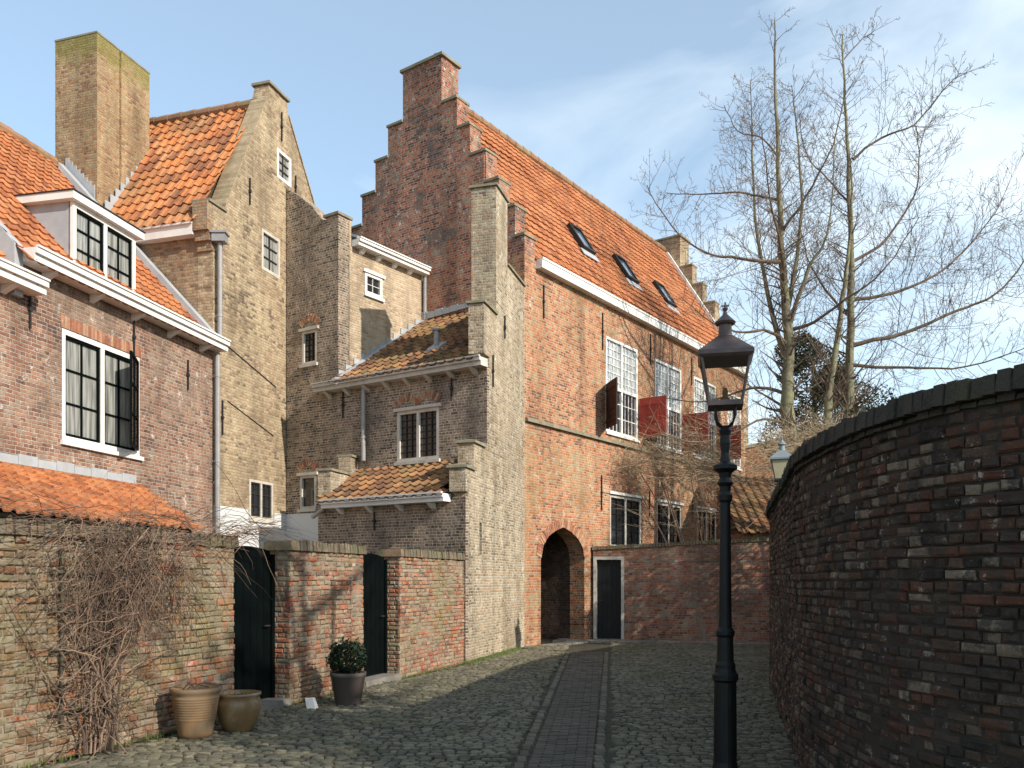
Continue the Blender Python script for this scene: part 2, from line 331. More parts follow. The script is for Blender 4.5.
def parent_loc(o):
    v = Vector((0, 0, 0))
    while o: v += Vector(o.location); o = o.parent
    return v
class Fr:                                       # a vertical plane: a along it, z up, d outwards
    def __init__(s, O, D, N):
        l = math.hypot(*D); s.O = O; s.D = (D[0] / l, D[1] / l); n = (-s.D[1], s.D[0])
        if n[0] * N[0] + n[1] * N[1] < 0: n = (-n[0], -n[1])
        s.N = n
    def P(s, a, z, d=0.0): return Vector((s.O[0] + s.D[0] * a + s.N[0] * d, s.O[1] + s.D[1] * a + s.N[1] * d, z))
def thing(name, label, cat, loc, group=None):
    o = bpy.data.objects.new(name, None); COL.objects.link(o); o.location = loc; o.empty_display_size = .3
    o['label'] = label; o['category'] = cat
    if group: o['group'] = group
    return o
def tag(o, label=None, cat=None, group=None, kind=None):
    if label: o['label'] = label
    if cat: o['category'] = cat
    if group: o['group'] = group
    if kind: o['kind'] = kind
    return o
rnd = random.random
def U(a, b): return a + (b - a) * rnd()

def pantiles(mb, O, Ud, Sd, n, w0, w1, L, tw=.24, th=.29, inside=None, amp=.03, sag=.02):
    Nd = n; rows = int(L / th) + 1; c0 = int(math.floor(w0 / tw)); c1 = int(math.ceil(w1 / tw)); K = 7
    for r in range(rows):
        y0 = r * th - .03; y1 = min((r + 1) * th + .03, L)
        if y1 - y0 < .05: continue
        for c in range(c0, c1):
            xm = (c + .5) * tw
            if xm < w0 or xm > w1: continue
            ctr = O + Ud * xm + Sd * (r * th + th / 2)
            if inside and not inside(ctr): continue
            col = rnd(); j = U(-.006, .006); jz = U(-.004, .006); jt = U(-.006, .006)
            sg = noise.noise(ctr * .5) * sag
            lo = []; up = []; lip = []
            for k in range(K):
                t = k / (K - 1); hh = amp * (math.cos(2 * math.pi * (t - .12)) * .8 + math.cos(4 * math.pi * (t - .12)) * .35) + jt * (t - .5)
                x = c * tw + t * tw * 1.02 + j
                lo.append(mb.vert(O + Ud * x + Sd * y0 + Nd * (hh + .042 + jz + sg), col))
                up.append(mb.vert(O + Ud * x + Sd * y1 + Nd * (hh * .95 + .008 + sg), col))
                lip.append(mb.vert(O + Ud * x + Sd * (y0 + .004) + Nd * (hh + .012 + jz + sg), col))
            for k in range(K - 1):
                mb.face(lo[k], lo[k + 1], up[k + 1], up[k]); mb.face(lip[k], lip[k + 1], lo[k + 1], lo[k])
def roof(parent, name, mat, O, Ud, Sd, w0, w1, L, **kw):
    Ud = Vector(Ud).normalized(); Sd = Vector(Sd).normalized(); N = Ud.cross(Sd).normalized()
    if N.z < 0: N = -N
    mb = MB(False); pantiles(mb, Vector(O), Ud, Sd, N, w0, w1, L, **kw)
    return mb.build(name, mat, parent, recalc=False), Vector(O), Ud, Sd, N
def slab(parent, name, mat, pts, th=.08):      # thick polygon slab
    mb = MB(); n = (Vector(pts[1]) - Vector(pts[0])).cross(Vector(pts[2]) - Vector(pts[0])).normalized()
    if n.z < 0: n = -n
    a = [mb.vert(p) for p in pts]; b = [mb.vert(Vector(p) - n * th) for p in pts]
    mb.face(*a); mb.face(*reversed(b))
    for i in range(len(pts)): j = (i + 1) % len(pts); mb.face(a[i], a[j], b[j], b[i])
    return mb.build(name, mat, parent)
def ridge(parent, p0, p1, r=.12):
    p0 = Vector(p0); p1 = Vector(p1); L = (p1 - p0).length; n = int(L / .4); mb = MB()
    for i in range(n):
        a = p0.lerp(p1, i / n); b = p0.lerp(p1, (i + 1.08) / n); a = a + Vector((0, 0, U(-.01, .01)))
        mb.tube([a, b], [r, r * .88], 10)
    return mb.build('ridge_tiles', 'ridge', parent, smooth=False)

def window(parent, fr, a0, a1, z0, z1, cols=2, rows=3, fw=.06, mull=1, frame='cream', bar='cream', pane='pane', depth=-.07, sillm=None, split=None, barw=.018, head=None, casement=None, name='window', opening=.05):
    lo = min(a0, a1); hi = max(a0, a1)
    f = MB(); d0 = depth - .05; d1 = depth + .04
    f.fbox(fr, lo, lo + fw, z0, z1, d0, d1); f.fbox(fr, hi - fw, hi, z0, z1, d0, d1)
    f.fbox(fr, lo + fw, hi - fw, z1 - fw, z1, d0, d1); f.fbox(fr, lo + fw, hi - fw, z0, z0 + fw, d0, d1)
    xs = [lo + fw + (hi - lo - 2 * fw) * i / mull for i in range(mull + 1)]
    for x in xs[1:-1]: f.fbox(fr, x - fw / 2, x + fw / 2, z0 + fw, z1 - fw, d0 + .002, d1 - .002)
    zs = [z0 + fw, z1 - fw]
    if split:
        zs = [z0 + fw, split, z1 - fw]
        for i in range(mull):
            f.fbox(fr, xs[i] + (fw / 2 if i else 0), xs[i + 1] - (fw / 2 if i < mull - 1 else 0), split - fw / 2, split + fw / 2, d0 + .004, d1 + .01)
    w = f.build(name, frame, parent)
    g = MB(); g.fbox(fr, lo + fw * .5, hi - fw * .5, z0 + fw * .5, z1 - fw * .5, depth - .032, depth - .022); g.build('pane', pane, w)
    b = MB()
    for i in range(mull):
        xa = xs[i] + (fw / 2 if i else 0); xb = xs[i + 1] - (fw / 2 if i < mull - 1 else 0)
        if casement:
            for q0, q1, y0, y1 in ((xa, xa + casement, z0 + fw, z1 - fw), (xb - casement, xb, z0 + fw, z1 - fw), (xa + casement, xb - casement, z0 + fw, z0 + fw + casement), (xa + casement, xb - casement, z1 - fw - casement, z1 - fw)):
                b.fbox(fr, q0, q1, y0, y1, depth - .02, depth + .015)
        for k in range(1, cols):
            x = xa + (xb - xa) * k / cols
            for q in range(len(zs) - 1): b.fbox(fr, x - barw / 2, x + barw / 2, zs[q] + .001, zs[q + 1], depth - .02, depth + .004)
        for q in range(len(zs) - 1):
            rr = rows if not split or q == len(zs) - 2 else max(1, int(rows * .5))
            for k in range(1, rr):
                z = zs[q] + (zs[q + 1] - zs[q]) * k / rr; b.fbox(fr, xa, xb, z - barw / 2, z + barw / 2, depth - .019, depth + .002)
    if b.v: b.build('glazing_bars', bar, w)
    if sillm:
        s = MB(); s.fbox(fr, lo - .04, hi + .04, z0 - .07, z0, depth - .05, .06); s.build('sill', sillm, w)
    if head:
        s = MB(); s.fbox(fr, lo - .07, hi + .07, z1, z1 + .07, depth - .05, .05); s.build('lintel', head, w)
    return w
def hole(a0, a1, z0, z1): return [(min(a0, a1), z0), (max(a0, a1), z0), (max(a0, a1), z1), (min(a0, a1), z1)]
def voussoirs(mb, fr, pts, th, d0=.016, d1=-.04, w=.068):
    P = [Vector(p) for p in pts]; cx = sum(p.x for p in P) / len(P); cz = min(p.y for p in P) - .6
    for p, q in zip(P, P[1:]):
        n = max(1, round((q - p).length / w))
        for k in range(n):
            a = p.lerp(q, k / n); b = p.lerp(q, (k + .88) / n); t = (q - p).normalized(); o = Vector((-t.y, t.x))
            if (a - Vector((cx, cz))).dot(o) < 0: o = -o
            L = th * U(.92, 1.05); dd = d0 + U(-.006, .006)
            mb.hexa([fr.P(a.x, a.y, d1), fr.P(b.x, b.y, d1), fr.P(b.x, b.y, dd), fr.P(a.x, a.y, dd), fr.P(a.x + o.x * L, a.y + o.y * L, d1), fr.P(b.x + o.x * L, b.y + o.y * L, d1), fr.P(b.x + o.x * L, b.y + o.y * L, dd), fr.P(a.x + o.x * L, a.y + o.y * L, dd)], rnd())
def relief_arch(parent, fr, a0, a1, z, rise=.14, th=.17):
    m = MB(); n = 10; lo = min(a0, a1); hi = max(a0, a1)
    pts = [(lo + (hi - lo) * i / n, z + rise * math.sin(math.pi * i / n)) for i in range(n + 1)]
    voussoirs(m, fr, pts, th, w=.06); return m.build('relieving_arch', 'relief', parent)
def anchors(parent, fr, lst):
    for a, z0, z1 in lst:
        m = MB(); m.fbox(fr, a - .014, a + .014, z0, z1, .015, .04); zc = (z0 + z1) / 2
        m.fbox(fr, a - .03, a + .03, zc - .03, zc + .03, 0.001, .05); m.build('wall_anchor', 'iron', parent)
def cap(parent, fr, a0, a1, z, d0, d1, th=.07, o=.05, mat='capstone', hump=.06):
    m = MB(); m.fbox(fr, a0 - o, a1 + o, z, z + th, d1 - o, d0 + o)
    k = .12
    P = [fr.P(a0 - o, z + th, d0 + o), fr.P(a1 + o, z + th, d0 + o), fr.P(a1 + o, z + th, d1 - o), fr.P(a0 - o, z + th, d1 - o)]
    w = abs(a1 - a0) * .3; e = abs(d1 - d0) * .3
    Q = [fr.P(a0 + w, z + th + hump, d0 - e), fr.P(a1 - w, z + th + hump, d0 - e), fr.P(a1 - w, z + th + hump, d1 + e), fr.P(a0 + w, z + th + hump, d1 + e)]
    m.hexa(P + Q); return m.build('cap', mat, parent)
def gutter(parent, fr, a0, a1, z, d=.3, h=.16, n=6, mat='cream', brk=True, name='gutter', flip=None):
    m = MB(); m.fbox(fr, a0, a1, z - h * .45, z, 0.001, d); m.fbox(fr, a0, a1, z - h, z - h * .45, .001, d - .05)
    m.fbox(fr, a0, a1, z, z + .03, d - .03, d + .025)
    g = m.build(name, mat, parent)
    if brk:
        for i in range(n):
            a = a0 + (a1 - a0) * (i + .5) / n; b = MB()
            b.hexa([fr.P(a - .05, z - h - .13, .001), fr.P(a + .05, z - h - .13, .001), fr.P(a + .05, z - h - .10, .06), fr.P(a - .05, z - h - .10, .06),
                    fr.P(a - .05, z - h - .002, .001), fr.P(a + .05, z - h - .002, .001), fr.P(a + .05, z - h - .002, d - .08), fr.P(a - .05, z - h - .002, d - .08)])
            b.build('bracket', mat, g)
    return g
def pipe(parent, fr, a, z0, z1, r=.045, mat='zinc', d=.09, name='downpipe'):
    m = MB(); m.tube([fr.P(a, z0, d), fr.P(a, z1, d)], r, 10)
    k = z0 + .5
    while k < z1: m.tube([fr.P(a, k, d), fr.P(a, k + .05, d)], r + .01, 10); m.fbox(fr, a - .012, a + .012, k, k + .04, 0, d); k += 1.8
    return m.build(name, mat, parent, smooth=False)

# ------------------------------------------------------------------ frames (metres, world)
A = (.30, 20.8); B = (-.516, 17.95); C = (-.886, 16.6); K = (-6.36, 18.5); W0 = (-4.054, 20.27)
u = (.5821, .8131); v = (-.8131, .5821); vp = (-.8363, .5482); tw = (.2718, .9624)
FAC = Fr(A, u, (1, -1)); G = Fr(A, v, (-1, -1)); TW = Fr(C, tw, (1, 0)); F1 = Fr(B, vp, (-.5, -1)); F2 = Fr(C, vp, (-.5, -1))
WR = Fr(W0, u, (1, -1)); TG = Fr(K, (.2944, .9557), (1, 0)); LF = Fr(K, (-.2214, -.9752), (1, 0)); TS = Fr(K, (-.9557, .2944), (-.3, -1))
GW = Fr((-3.21, 10.08), (.3304, .9439), (1, 0))

# ================================================================== SETTING
m = MB(); m.box(-150, 150, -60, 240, -.5, -.07); tag(m.build('ground', plain('bare_earth', (.10, .085, .06), .95, .1, var=(.6, 1.3), scale=1.5)), kind='structure')
# cobbled lane bedding sheet
m = MB(); m.quad((-6.9, 1.0, -.02), (9.5, 1.0, -.02), (9.5, 24.6, -.02), (-6.9, 24.6, -.02))
tag(m.build('lane', plain('sandy_joint_soil', (.075, .066, .05), .95, .1, var=(.6, 1.3), scale=7, dirt=((.09, .10, .045), .6)), recalc=False), kind='structure')

# right wall centre line
RW = [(13.5, -3.0), (10.5, -1.0), (8.0, .6), (5.6, 2.0), (4.1, 3.0), (3.15, 3.75), (2.66, 4.45), (2.40, 5.1), (2.32, 6.0), (2.43, 7.3), (2.80, 8.8), (3.22, 10.5), (3.98, 13.4), (4.85, 15.6), (5.75, 17.2), (7.1, 19.2), (8.6, 21.2), (10.5, 23.4)]
def spline(pts, step=.12):
    out = []
    for i in range(len(pts) - 1):
        p = [Vector(pts[max(i - 1, 0)]), Vector(pts[i]), Vector(pts[i + 1]), Vector(pts[min(i + 2, len(pts) - 1)])]
        n = max(2, int((p[2] - p[1]).length / step))
        for k in range(n):
            t = k / n
            out.append(.5 * ((2 * p[1]) + (-p[0] + p[2]) * t + (2 * p[0] - 5 * p[1] + 4 * p[2] - p[3]) * t * t + (-p[0] + 3 * p[1] - 3 * p[2] + p[3]) * t ** 3))
    out.append(Vector(pts[-1])); return out
class Curve:                                    # same interface as Fr, on a curved line
    def __init__(s, pts, side):
        s.p = spline(pts); s.s = [0]; s.side = side
        for a, b in zip(s.p, s.p[1:]): s.s.append(s.s[-1] + (b - a).length)
        s.L = s.s[-1]
    def P(s, a, z, d=0.0):
        import bisect
        i = min(max(bisect.bisect_right(s.s, a) - 1, 0), len(s.p) - 2)
        t = (a - s.s[i]) / max(s.s[i + 1] - s.s[i], 1e-6); q = s.p[i].lerp(s.p[i + 1], t)
        d0 = (s.p[min(i + 1, len(s.p) - 1)] - s.p[max(i - 1, 0)]).normalized(); d1 = (s.p[min(i + 2, len(s.p) - 1)] - s.p[i]).normalized()
        dd = d0.lerp(d1, t).normalized(); n = Vector((-dd.y, dd.x)) * s.side
        return Vector((q.x + n.x * d, q.y + n.y * d, z))
RC = Curve(RW, 1)
def onpath(x, y, m=.0):                         # brick path from bottom middle to the arch
    t = (y - 7.4) / 11.2; l = .07 + 1.13 * t; r = .75 + 1.28 * t
    return l - m < x < r + m
# cobbles
def wall_lat_left(y): return -3.21 + .35 * (y - 10.08) if y < 16.6 else -.886 + .2824 * (y - 16.6)
st = MB(False)
def cobble(x, y, sx_, sy_, rot, h, col):
    k = 6; cx, sn = math.cos(rot), math.sin(rot); rings = []
    jj = [U(.86, 1.1) for _ in range(k)]
    for rr, z in ((1.0, -.03), (.93, h * .55), (.6, h)):
        rg = []
        for i in range(k):
            a = 2 * math.pi * (i + .5) / k; px = math.copysign(abs(math.cos(a)) ** .6, math.cos(a)) * sx_ * rr * jj[i]; py = math.copysign(abs(math.sin(a)) ** .6, math.sin(a)) * sy_ * rr * jj[i]
            rg.append(st.vert((x + px * cx - py * sn, y + px * sn + py * cx, z), col))
        rings.append(rg)
    for r0, r1 in zip(rings, rings[1:]):
        for i in range(k): st.f.append((r0[i], r0[(i + 1) % k], r1[(i + 1) % k], r1[i]))
    st.f.append(tuple(rings[-1]))
y = 2.6
ps = RC.p
def wall_lat_right(y):
    for a, b in zip(ps, ps[1:]):
        if a.y <= y <= b.y: return a.x + (b.x - a.x) * (y - a.y) / max(b.y - a.y, 1e-6)
    return 9
while y < 23.6:
    dy = U(.07, .10)
    x0 = wall_lat_left(y) + .02; x1 = min(wall_lat_right(y), 9) - .02
    if y > 20.7: x0 = .35 + (y - 20.8) * .716
    if y > 22.3: x1 = min(x1, (23.3 - y) * 4 + 2.0)
    x = x0 + U(0, .1)
    while x < x1:
        w = U(.075, .15); sk = .12 * math.sin(x * 1.3 + y * .4) + noise.noise(Vector((x * .7, y * .7, 0))) * .12
        yy = y + sk
        if not onpath(x + w / 2, yy, .12):
            g = noise.noise(Vector((x * .5, y * .5, 3.3))) * .012
            cobble(x + w / 2, yy + U(-.008, .008), w / 2 * .99, dy / 2 * .99, U(-.12, .12) - .12, U(.004, .018) + g, rnd())
        x += w
    y += dy
tag(st.build('cobblestones', stone_mat('grey_cobble', [(.09, .08, .058), (.13, .115, .082), (.17, .15, .104), (.215, .19, .125), (.145, .13, .096), (.185, .16, .107)], .8, 5, moss=(.075, .075, .035), moss_amt=.45, bumpd=.012), smooth=False, recalc=False), kind='structure')
# brick path
pm = MB(False)
t = -.6; k = 0
while t < 1.06:
    yb = 7.4 + 11.2 * t; l = .07 + 1.13 * t + .06; r = .75 + 1.28 * t - .06; x = l - (.1 if k % 2 else 0)
    while x < r - .01:
        a = max(x, l); b = min(x + .2, r); h_ = .004 + U(-.004, .004) + noise.noise(Vector((x, yb, 0)) * .8) * .008
        if b - a > .03: pm.hexa([(a, yb, -.03), (b - .006, yb, -.03), (b - .006, yb + .062, -.03), (a, yb + .062, -.03), (a + .003, yb + .003, h_), (b - .009, yb + .003, h_ + U(-.003, .003)), (b - .009, yb + .059, h_), (a + .003, yb + .059, h_)], rnd())
        x += .2
    t += .067 / 11.2; k += 1
tag(pm.build('path', stone_mat('dark_clinker', [(.095, .08, .065), (.115, .097, .077), (.14, .118, .09), (.11, .094, .075)], .9, 2, moss=(.08, .077, .055), moss_amt=.4), recalc=False), kind='structure')
pm = MB(False); t = -.6
while t < 1.06:
    yb = 7.4 + 11.2 * t; l = .07 + 1.13 * t; r = .75 + 1.28 * t; L = U(.16, .3)
    for xx in (l - .06, r - .05):
        hh = U(.0, .010); pm.hexa([(xx, yb, -.03), (xx + .1, yb, -.03), (xx + .1, yb + L - .015, -.03), (xx, yb + L - .015, -.03), (xx + .012, yb + .01, hh), (xx + .088, yb + .01, hh), (xx + .088, yb + L - .03, hh), (xx + .012, yb + L - .03, hh)], rnd())
    t += L / 11.2
tag(pm.build('kerb', stone_mat('pale_kerb_stone', [(.10, .09, .068), (.13, .115, .085), (.16, .145, .105)], .85, 4), recalc=False), kind='structure')
# pavement strip in front of the arch and far wall
pm = MB(False)
FW = Fr((2.15, 23.3), (4.37, -1.1), (0, -1))
for i in range(26):
    for j in range(2):
        a = -.9 + i * .33 + U(-.02, .02); pm.fbox(FW, a, a + .31, -.03, .018 + U(0, .006), .42 * j + .02, .42 * j + .42, rnd())
for i in range(9): 
    a = .5 + i * .33; pm.fbox(FAC, a, a + .31, -.03, .02 + U(0, .006), .02, .42, rnd())
tag(pm.build('pavement', stone_mat('worn_paving', [(.20, .18, .15), (.26, .23, .19), (.30, .27, .22)], .85, 4), recalc=False), kind='structure')

# ================================================================== real-brick walls
def bricks(mb, fr, s0, s1, z0, z1, d=.0, w=.215, h=.066, j=.012, seed=1, skip=None, rough=1.0):
    rs = random.Random(seed); row = 0; z = z0
    while z < z1 - .02:
        bw = w if row % 2 == 0 else w * .5
        s = s0 - (bw * (.5 if row % 4 == 2 else .25 if row % 2 else 0)); hh = min(h, z1 - z)
        while s < s1:
            a = max(s + j / 2, s0); b = min(s + bw - j / 2, s1)
            if b - a > .03 and not (skip and skip((a + b) / 2, z)):
                dz = noise.noise(Vector((s * .6, z * .9, seed))) * .016
                y0 = z + j / 2 + dz + rs.uniform(-.003, .003) * rough; y1 = z + hh - j / 2 + dz + rs.uniform(-.003, .003) * rough
                f = d + rs.uniform(-.006, .008) * rough + noise.noise(Vector((s * .8, z * .8, 9 + seed))) * .014; col = rs.random(); e = .009
                q = lambda m_=.006: rs.uniform(-m_, m_) * rough
                P0 = [fr.P(a, y0, d - .04), fr.P(b, y0, d - .04), fr.P(b, y1, d - .04), fr.P(a, y1, d - .04)]
                P1 = [fr.P(a + q(.003), y0 + q(.003), f - e), fr.P(b + q(.003), y0 + q(.003), f - e), fr.P(b + q(.003), y1 + q(.003), f - e), fr.P(a + q(.003), y1 + q(.003), f - e)]
                P2 = [fr.P(a + e + abs(q()), y0 + e + abs(q(.003)), f + q(.003)), fr.P(b - e - abs(q()), y0 + e + abs(q(.003)), f + q(.003)), fr.P(b - e - abs(q()), y1 - e - abs(q(.003)), f + q(.003)), fr.P(a + e + abs(q()), y1 - e - abs(q(.003)), f + q(.003))]
                i0 = [mb.vert(p, col) for p in P0]; i1 = [mb.vert(p, col) for p in P1]; i2 = [mb.vert(p, col) for p in P2]
                for r0, r1 in ((i0, i1), (i1, i2)):
                    for k in range(4): mb.f.append((r0[k], r0[(k + 1) % 4], r1[(k + 1) % 4], r1[k]))
                mb.f.append(tuple(i2))
            s += bw
        z += h; row += 1
def rowlock(mb, fr, s0, s1, z, h, d0, d1, seed=3, w=.07, gap=.008, rg=1.0):
    rs = random.Random(seed); s = s0
    while s < s1 - .02:
        b = min(s + w - gap, s1); col = rs.random(); t = h + rs.uniform(-.012, .01) * rg + noise.noise(Vector((s * 1.7, seed, 0))) * .02; o = rs.uniform(-.01, .012) * rg
        n0 = fr.P(s, z, d0 - o); mb.hexa([fr.P(s, z, d1), fr.P(b, z, d1), fr.P(b, z + rs.uniform(0, .01), d0 - o), fr.P(s, z, d0 - o), fr.P(s + .004, z + t * .93, d1), fr.P(b - .004, z + t * .93, d1), fr.P(b - .006, z + t, d0 - o - .012), fr.P(s + .006, z + t, d0 - o - .012)], col)
        s += w
# right curved wall
rw = thing('garden_wall', 'high dark brick wall curving along the right of the lane', 'wall', (2.3, 6.4, 0))
m = MB(); n = int(RC.L / .15); 
core = []
for i in range(n + 1):
    a = RC.L * i / n; core.append([m.vert(RC.P(a, 0, -.008)), m.vert(RC.P(a, 2.55, -.008)), m.vert(RC.P(a, 2.55, -.36)), m.vert(RC.P(a, 0, -.36))])
for a, b in zip(core, core[1:]):
    for k in range(4): m.face(a[k], b[k], b[(k + 1) % 4], a[(k + 1) % 4])
m.face(*core[0]); m.face(*reversed(core[-1]))
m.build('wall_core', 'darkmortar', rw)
sst = 6.0
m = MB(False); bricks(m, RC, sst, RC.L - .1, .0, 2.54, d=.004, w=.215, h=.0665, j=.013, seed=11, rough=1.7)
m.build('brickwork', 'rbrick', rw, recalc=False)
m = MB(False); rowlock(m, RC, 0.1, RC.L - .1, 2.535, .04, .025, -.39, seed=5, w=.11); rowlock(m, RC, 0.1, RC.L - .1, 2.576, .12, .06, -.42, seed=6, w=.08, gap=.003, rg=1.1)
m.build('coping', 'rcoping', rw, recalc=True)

# left garden wall with two doors
gw = thing('garden_wall', 'low mottled red brick garden wall with two dark doors and climbing stems', 'wall', (-3.4, 9.5, 0))
H = 1.98
segs = [(-7.2, 0.0), (1.12, 3.05), (4.23, 6.96)]
m = MB(); b = MB(False); c = MB(False)
for i, (s0, s1) in enumerate(segs):
    m.fbox(GW, s0 + .02, s1 - .02, 0, H, -.345, -.014)
    skip = None
    bricks(b, GW, s0, s1, 0, H, seed=20 + i, rough=1.6, d=.0)
    e0 = GW.P(s0, 0); 
    for s, sd_ in ((s0, -1), (s1, 1)):
        q = GW.P(s, 0, 0); E_ = Fr((q.x, q.y), (-GW.N[0], -GW.N[1]), (GW.D[0] * sd_, GW.D[1] * sd_))
        bricks(b, E_, 0.005, .345, 0, H, seed=33 + i, rough=1.2, d=-.008)
    rowlock(c, GW, s0 - .03, s1 + (.03 if i < 2 else 0), H + .001, .13, .035, -.38, seed=40 + i, w=.075)
# shallow pilaster and uneven pier at the second segment
bricks(b, GW, 2.1, 2.56, 0, 1.62, d=.085, seed=77, rough=2.0); m.fbox(GW, 2.11, 2.55, 0, 1.6, -.01, .072)
for e_a, e_n in ((2.1, -1), (2.56, 1)):
    q = GW.P(e_a, 0, .085); bricks(b, Fr((q.x, q.y), (-GW.N[0], -GW.N[1]), (GW.D[0] * e_n, GW.D[1] * e_n)), 0, .09, 0, 1.62, d=-.008, seed=78)
m.build('wall_core', 'mortar', gw); b.build('brickwork', 'gbrick', gw, recalc=False); c.build('coping', 'coping', gw)
for s0, s1, lab in ((.01, 1.11, 'dark green boarded garden door behind the glazed pot'), (3.06, 4.22, 'nearly black boarded door beside the boxwood pot')):
    d = MB(); n = 7; w = (s1 - s0 - .12) / n
    d.fbox(GW, s0, s0 + .06, .08, 1.93, -.31, -.22); d.fbox(GW, s1 - .06, s1, .08, 1.93, -.31, -.22)
    do = d.build('door_frame', 'green', gw)
    d = MB()
    for k in range(n):
        a = s0 + .06 + k * w; t0 = 1.97 + .05 * math.sin(math.pi * k / n); t1 = 1.97 + .05 * math.sin(math.pi * (k + 1) / n)
        d.hexa([GW.P(a + .004, .10, -.29), GW.P(a + w - .004, .10, -.29), GW.P(a + w - .004, .10, -.25), GW.P(a + .004, .10, -.25), GW.P(a + .004, t0, -.29), GW.P(a + w - .004, t1, -.29), GW.P(a + w - .004, t1, -.25), GW.P(a + .004, t0, -.25)])
    for z in (.4, 1.5): d.fbox(GW, s0 + .07, s1 - .07, z, z + .1, -.315, -.292)
    dd = d.build('door', 'green', gw); dd['label'] = lab
    h = MB(); h.tube([GW.P(s1 - .14, 1.02, -.245), GW.P(s1 - .14, 1.02, -.2), GW.P(s1 - .25, 1.02, -.2)], .01, 6); h.build('handle', 'iron', dd)
    t_ = MB(); t_.fbox(GW, s0, s1, -.02, .09, -.36, .03); t_.build('threshold', 'stone', gw)

# far wall with white framed doorway
fw = thing('garden_wall', 'straight red brick wall closing the lane with a white framed black door', 'wall', (4.3, 22.8, 0))
def fz(a): return 2.40 + .042 * a
m = MB(); dh = hole(.03, .86, -.05, 2.23)
m.prism(FW, [(0.02, -.05), (.03, -.05), (.03, 2.23), (.86, 2.23), (.86, -.05), (8.2, -.05), (8.2, fz(8.2)), (0.02, fz(0))], (), 0, -.3)
m.build('wall', 'farwall', fw)
c = MB(False)
class Sl:
    def P(s, a, z, d=0): return FW.P(a, z + .042 * a, d)
rowlock(c, Sl(), 0, 8.2, 2.401, .1, .04, -.34, seed=61, w=.08); c.build('coping', 'coping', fw)
f = MB(); f.fbox(FW, .035, .115, 0.0, 2.225, -.16, .03); f.fbox(FW, .775, .855, 0.0, 2.225, -.16, .03); f.fbox(FW, .115, .775, 2.145, 2.225, -.16, .03); f.build('door_frame', 'cream', fw)
f = MB()
for k in range(5): f.fbox(FW, .12 + k * .131, .12 + k * .131 + .127, .03, 2.14, -.15, -.11)
do = f.build('door', 'blackpaint', fw)
h = MB(); h.tube([FW.P(.19, 1.05, -.108), FW.P(.19, 1.05, -.06), FW.P(.30, 1.05, -.06)], .012, 6); h.build('handle', 'iron', do)
f = MB(); f.fbox(FW, .02, .87, -.05, .03, -.3, .08); f.build('threshold', 'stone', fw)

# ================================================================== MAIN HOUSE
mh = thing('stepped_gable_house', 'large orange brick house with a dark stepped gable and long clay tile roof', 'house', (2.0, 24.5, 0))
HW = 6.6; RZ = 14.6; EZ = 9.4; LEN = 14.4
wins = [(3.94, 5.84), (6.95, 8.87), (9.83, 11.7), (12.75, 14.05)]
lows = [(4.17, 6.08), (7.09, 8.89), (10.08, 11.75), (12.9, 14.0)]
arch = [(.70, -.05), (.70, 2.15), (.80, 2.45), (1.02, 2.68), (1.35, 2.84), (1.73, 2.95), (2.11, 2.84), (2.44, 2.68), (2.68, 2.45), (2.78, 2.15), (2.78, -.05)]
m = MB()
m.prism(FAC, [(0, -.05)] + arch + [(LEN, -.05), (LEN, EZ), (.45, EZ), (0, EZ)], [hole(a, b, 5.70, 8.36) for a, b in wins] + [hole(a, b, 2.5, 4.0) for a, b in lows], 0, -.45)
m.build('facade_wall', 'facade', mh)
# arch brick ring
r_ = MB(); n = len(arch)
ring = arch[1:-1]
cx_, cz_ = 1.74, 1.6
out = []
for a, z in ring:
    d = math.hypot(a - cx_, z - cz_); out.append((a + (a - cx_) / d * .24, z + (z - cz_) / d * .24))
voussoirs(r_, FAC, ring, .23, w=.075); r_.build('arch_ring', 'relief', mh)
# passage behind the arch
p = MB()
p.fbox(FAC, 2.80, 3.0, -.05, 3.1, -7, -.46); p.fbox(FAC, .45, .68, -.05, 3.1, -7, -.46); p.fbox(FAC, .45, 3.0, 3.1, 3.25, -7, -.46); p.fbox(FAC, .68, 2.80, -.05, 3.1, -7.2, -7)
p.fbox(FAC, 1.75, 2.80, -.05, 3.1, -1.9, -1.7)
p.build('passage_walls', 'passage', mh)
d_ = MB(); 
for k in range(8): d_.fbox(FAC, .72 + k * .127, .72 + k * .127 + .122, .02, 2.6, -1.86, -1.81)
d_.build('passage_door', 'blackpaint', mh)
# front gable (faces the camera side) with steps
prof = [(0, 9.85), (.28, 9.85), (.28, 10.62), (.76, 10.62), (.76, 11.4), (1.16, 11.4), (1.16, 12.2), (1.66, 12.2), (1.66, 13.0), (2.08, 13.0), (2.08, 13.8), (4.47, 13.75), (4.47, 12.95), (4.94, 12.95), (4.94, 12.14), (5.45, 12.14), (5.45, 11.35), (5.96, 11.35), (5.96, 10.55), (6.35, 10.55), (6.35, 9.85), (6.65, 9.85)]
m = MB(); m.prism(G, [(.452, -.05), (.452, EZ + .003), (0, EZ + .003)] + prof + [(6.65, -.05)], (), 0, -.45); 
m.fbox(G, 2.59, 3.93, 13.76, 15.05, -.68, 0.0)
m.build('stepped_gable', 'gable', mh)
steps = [(-.01, .28, 9.85), (.28, .76, 10.62), (.76, 1.16, 11.4), (1.16, 1.66, 12.2), (1.66, 2.08, 13.0), (2.08, 2.57, 13.8), (3.95, 4.47, 13.75), (4.47, 4.94, 12.95), (4.94, 5.45, 12.14), (5.45, 5.96, 11.35), (5.96, 6.35, 10.55)]
for a0, a1, z in steps: cap(mh, G, a0 + .03, a1 - .03, z + .001, 0, -.45, th=.06, o=.05)
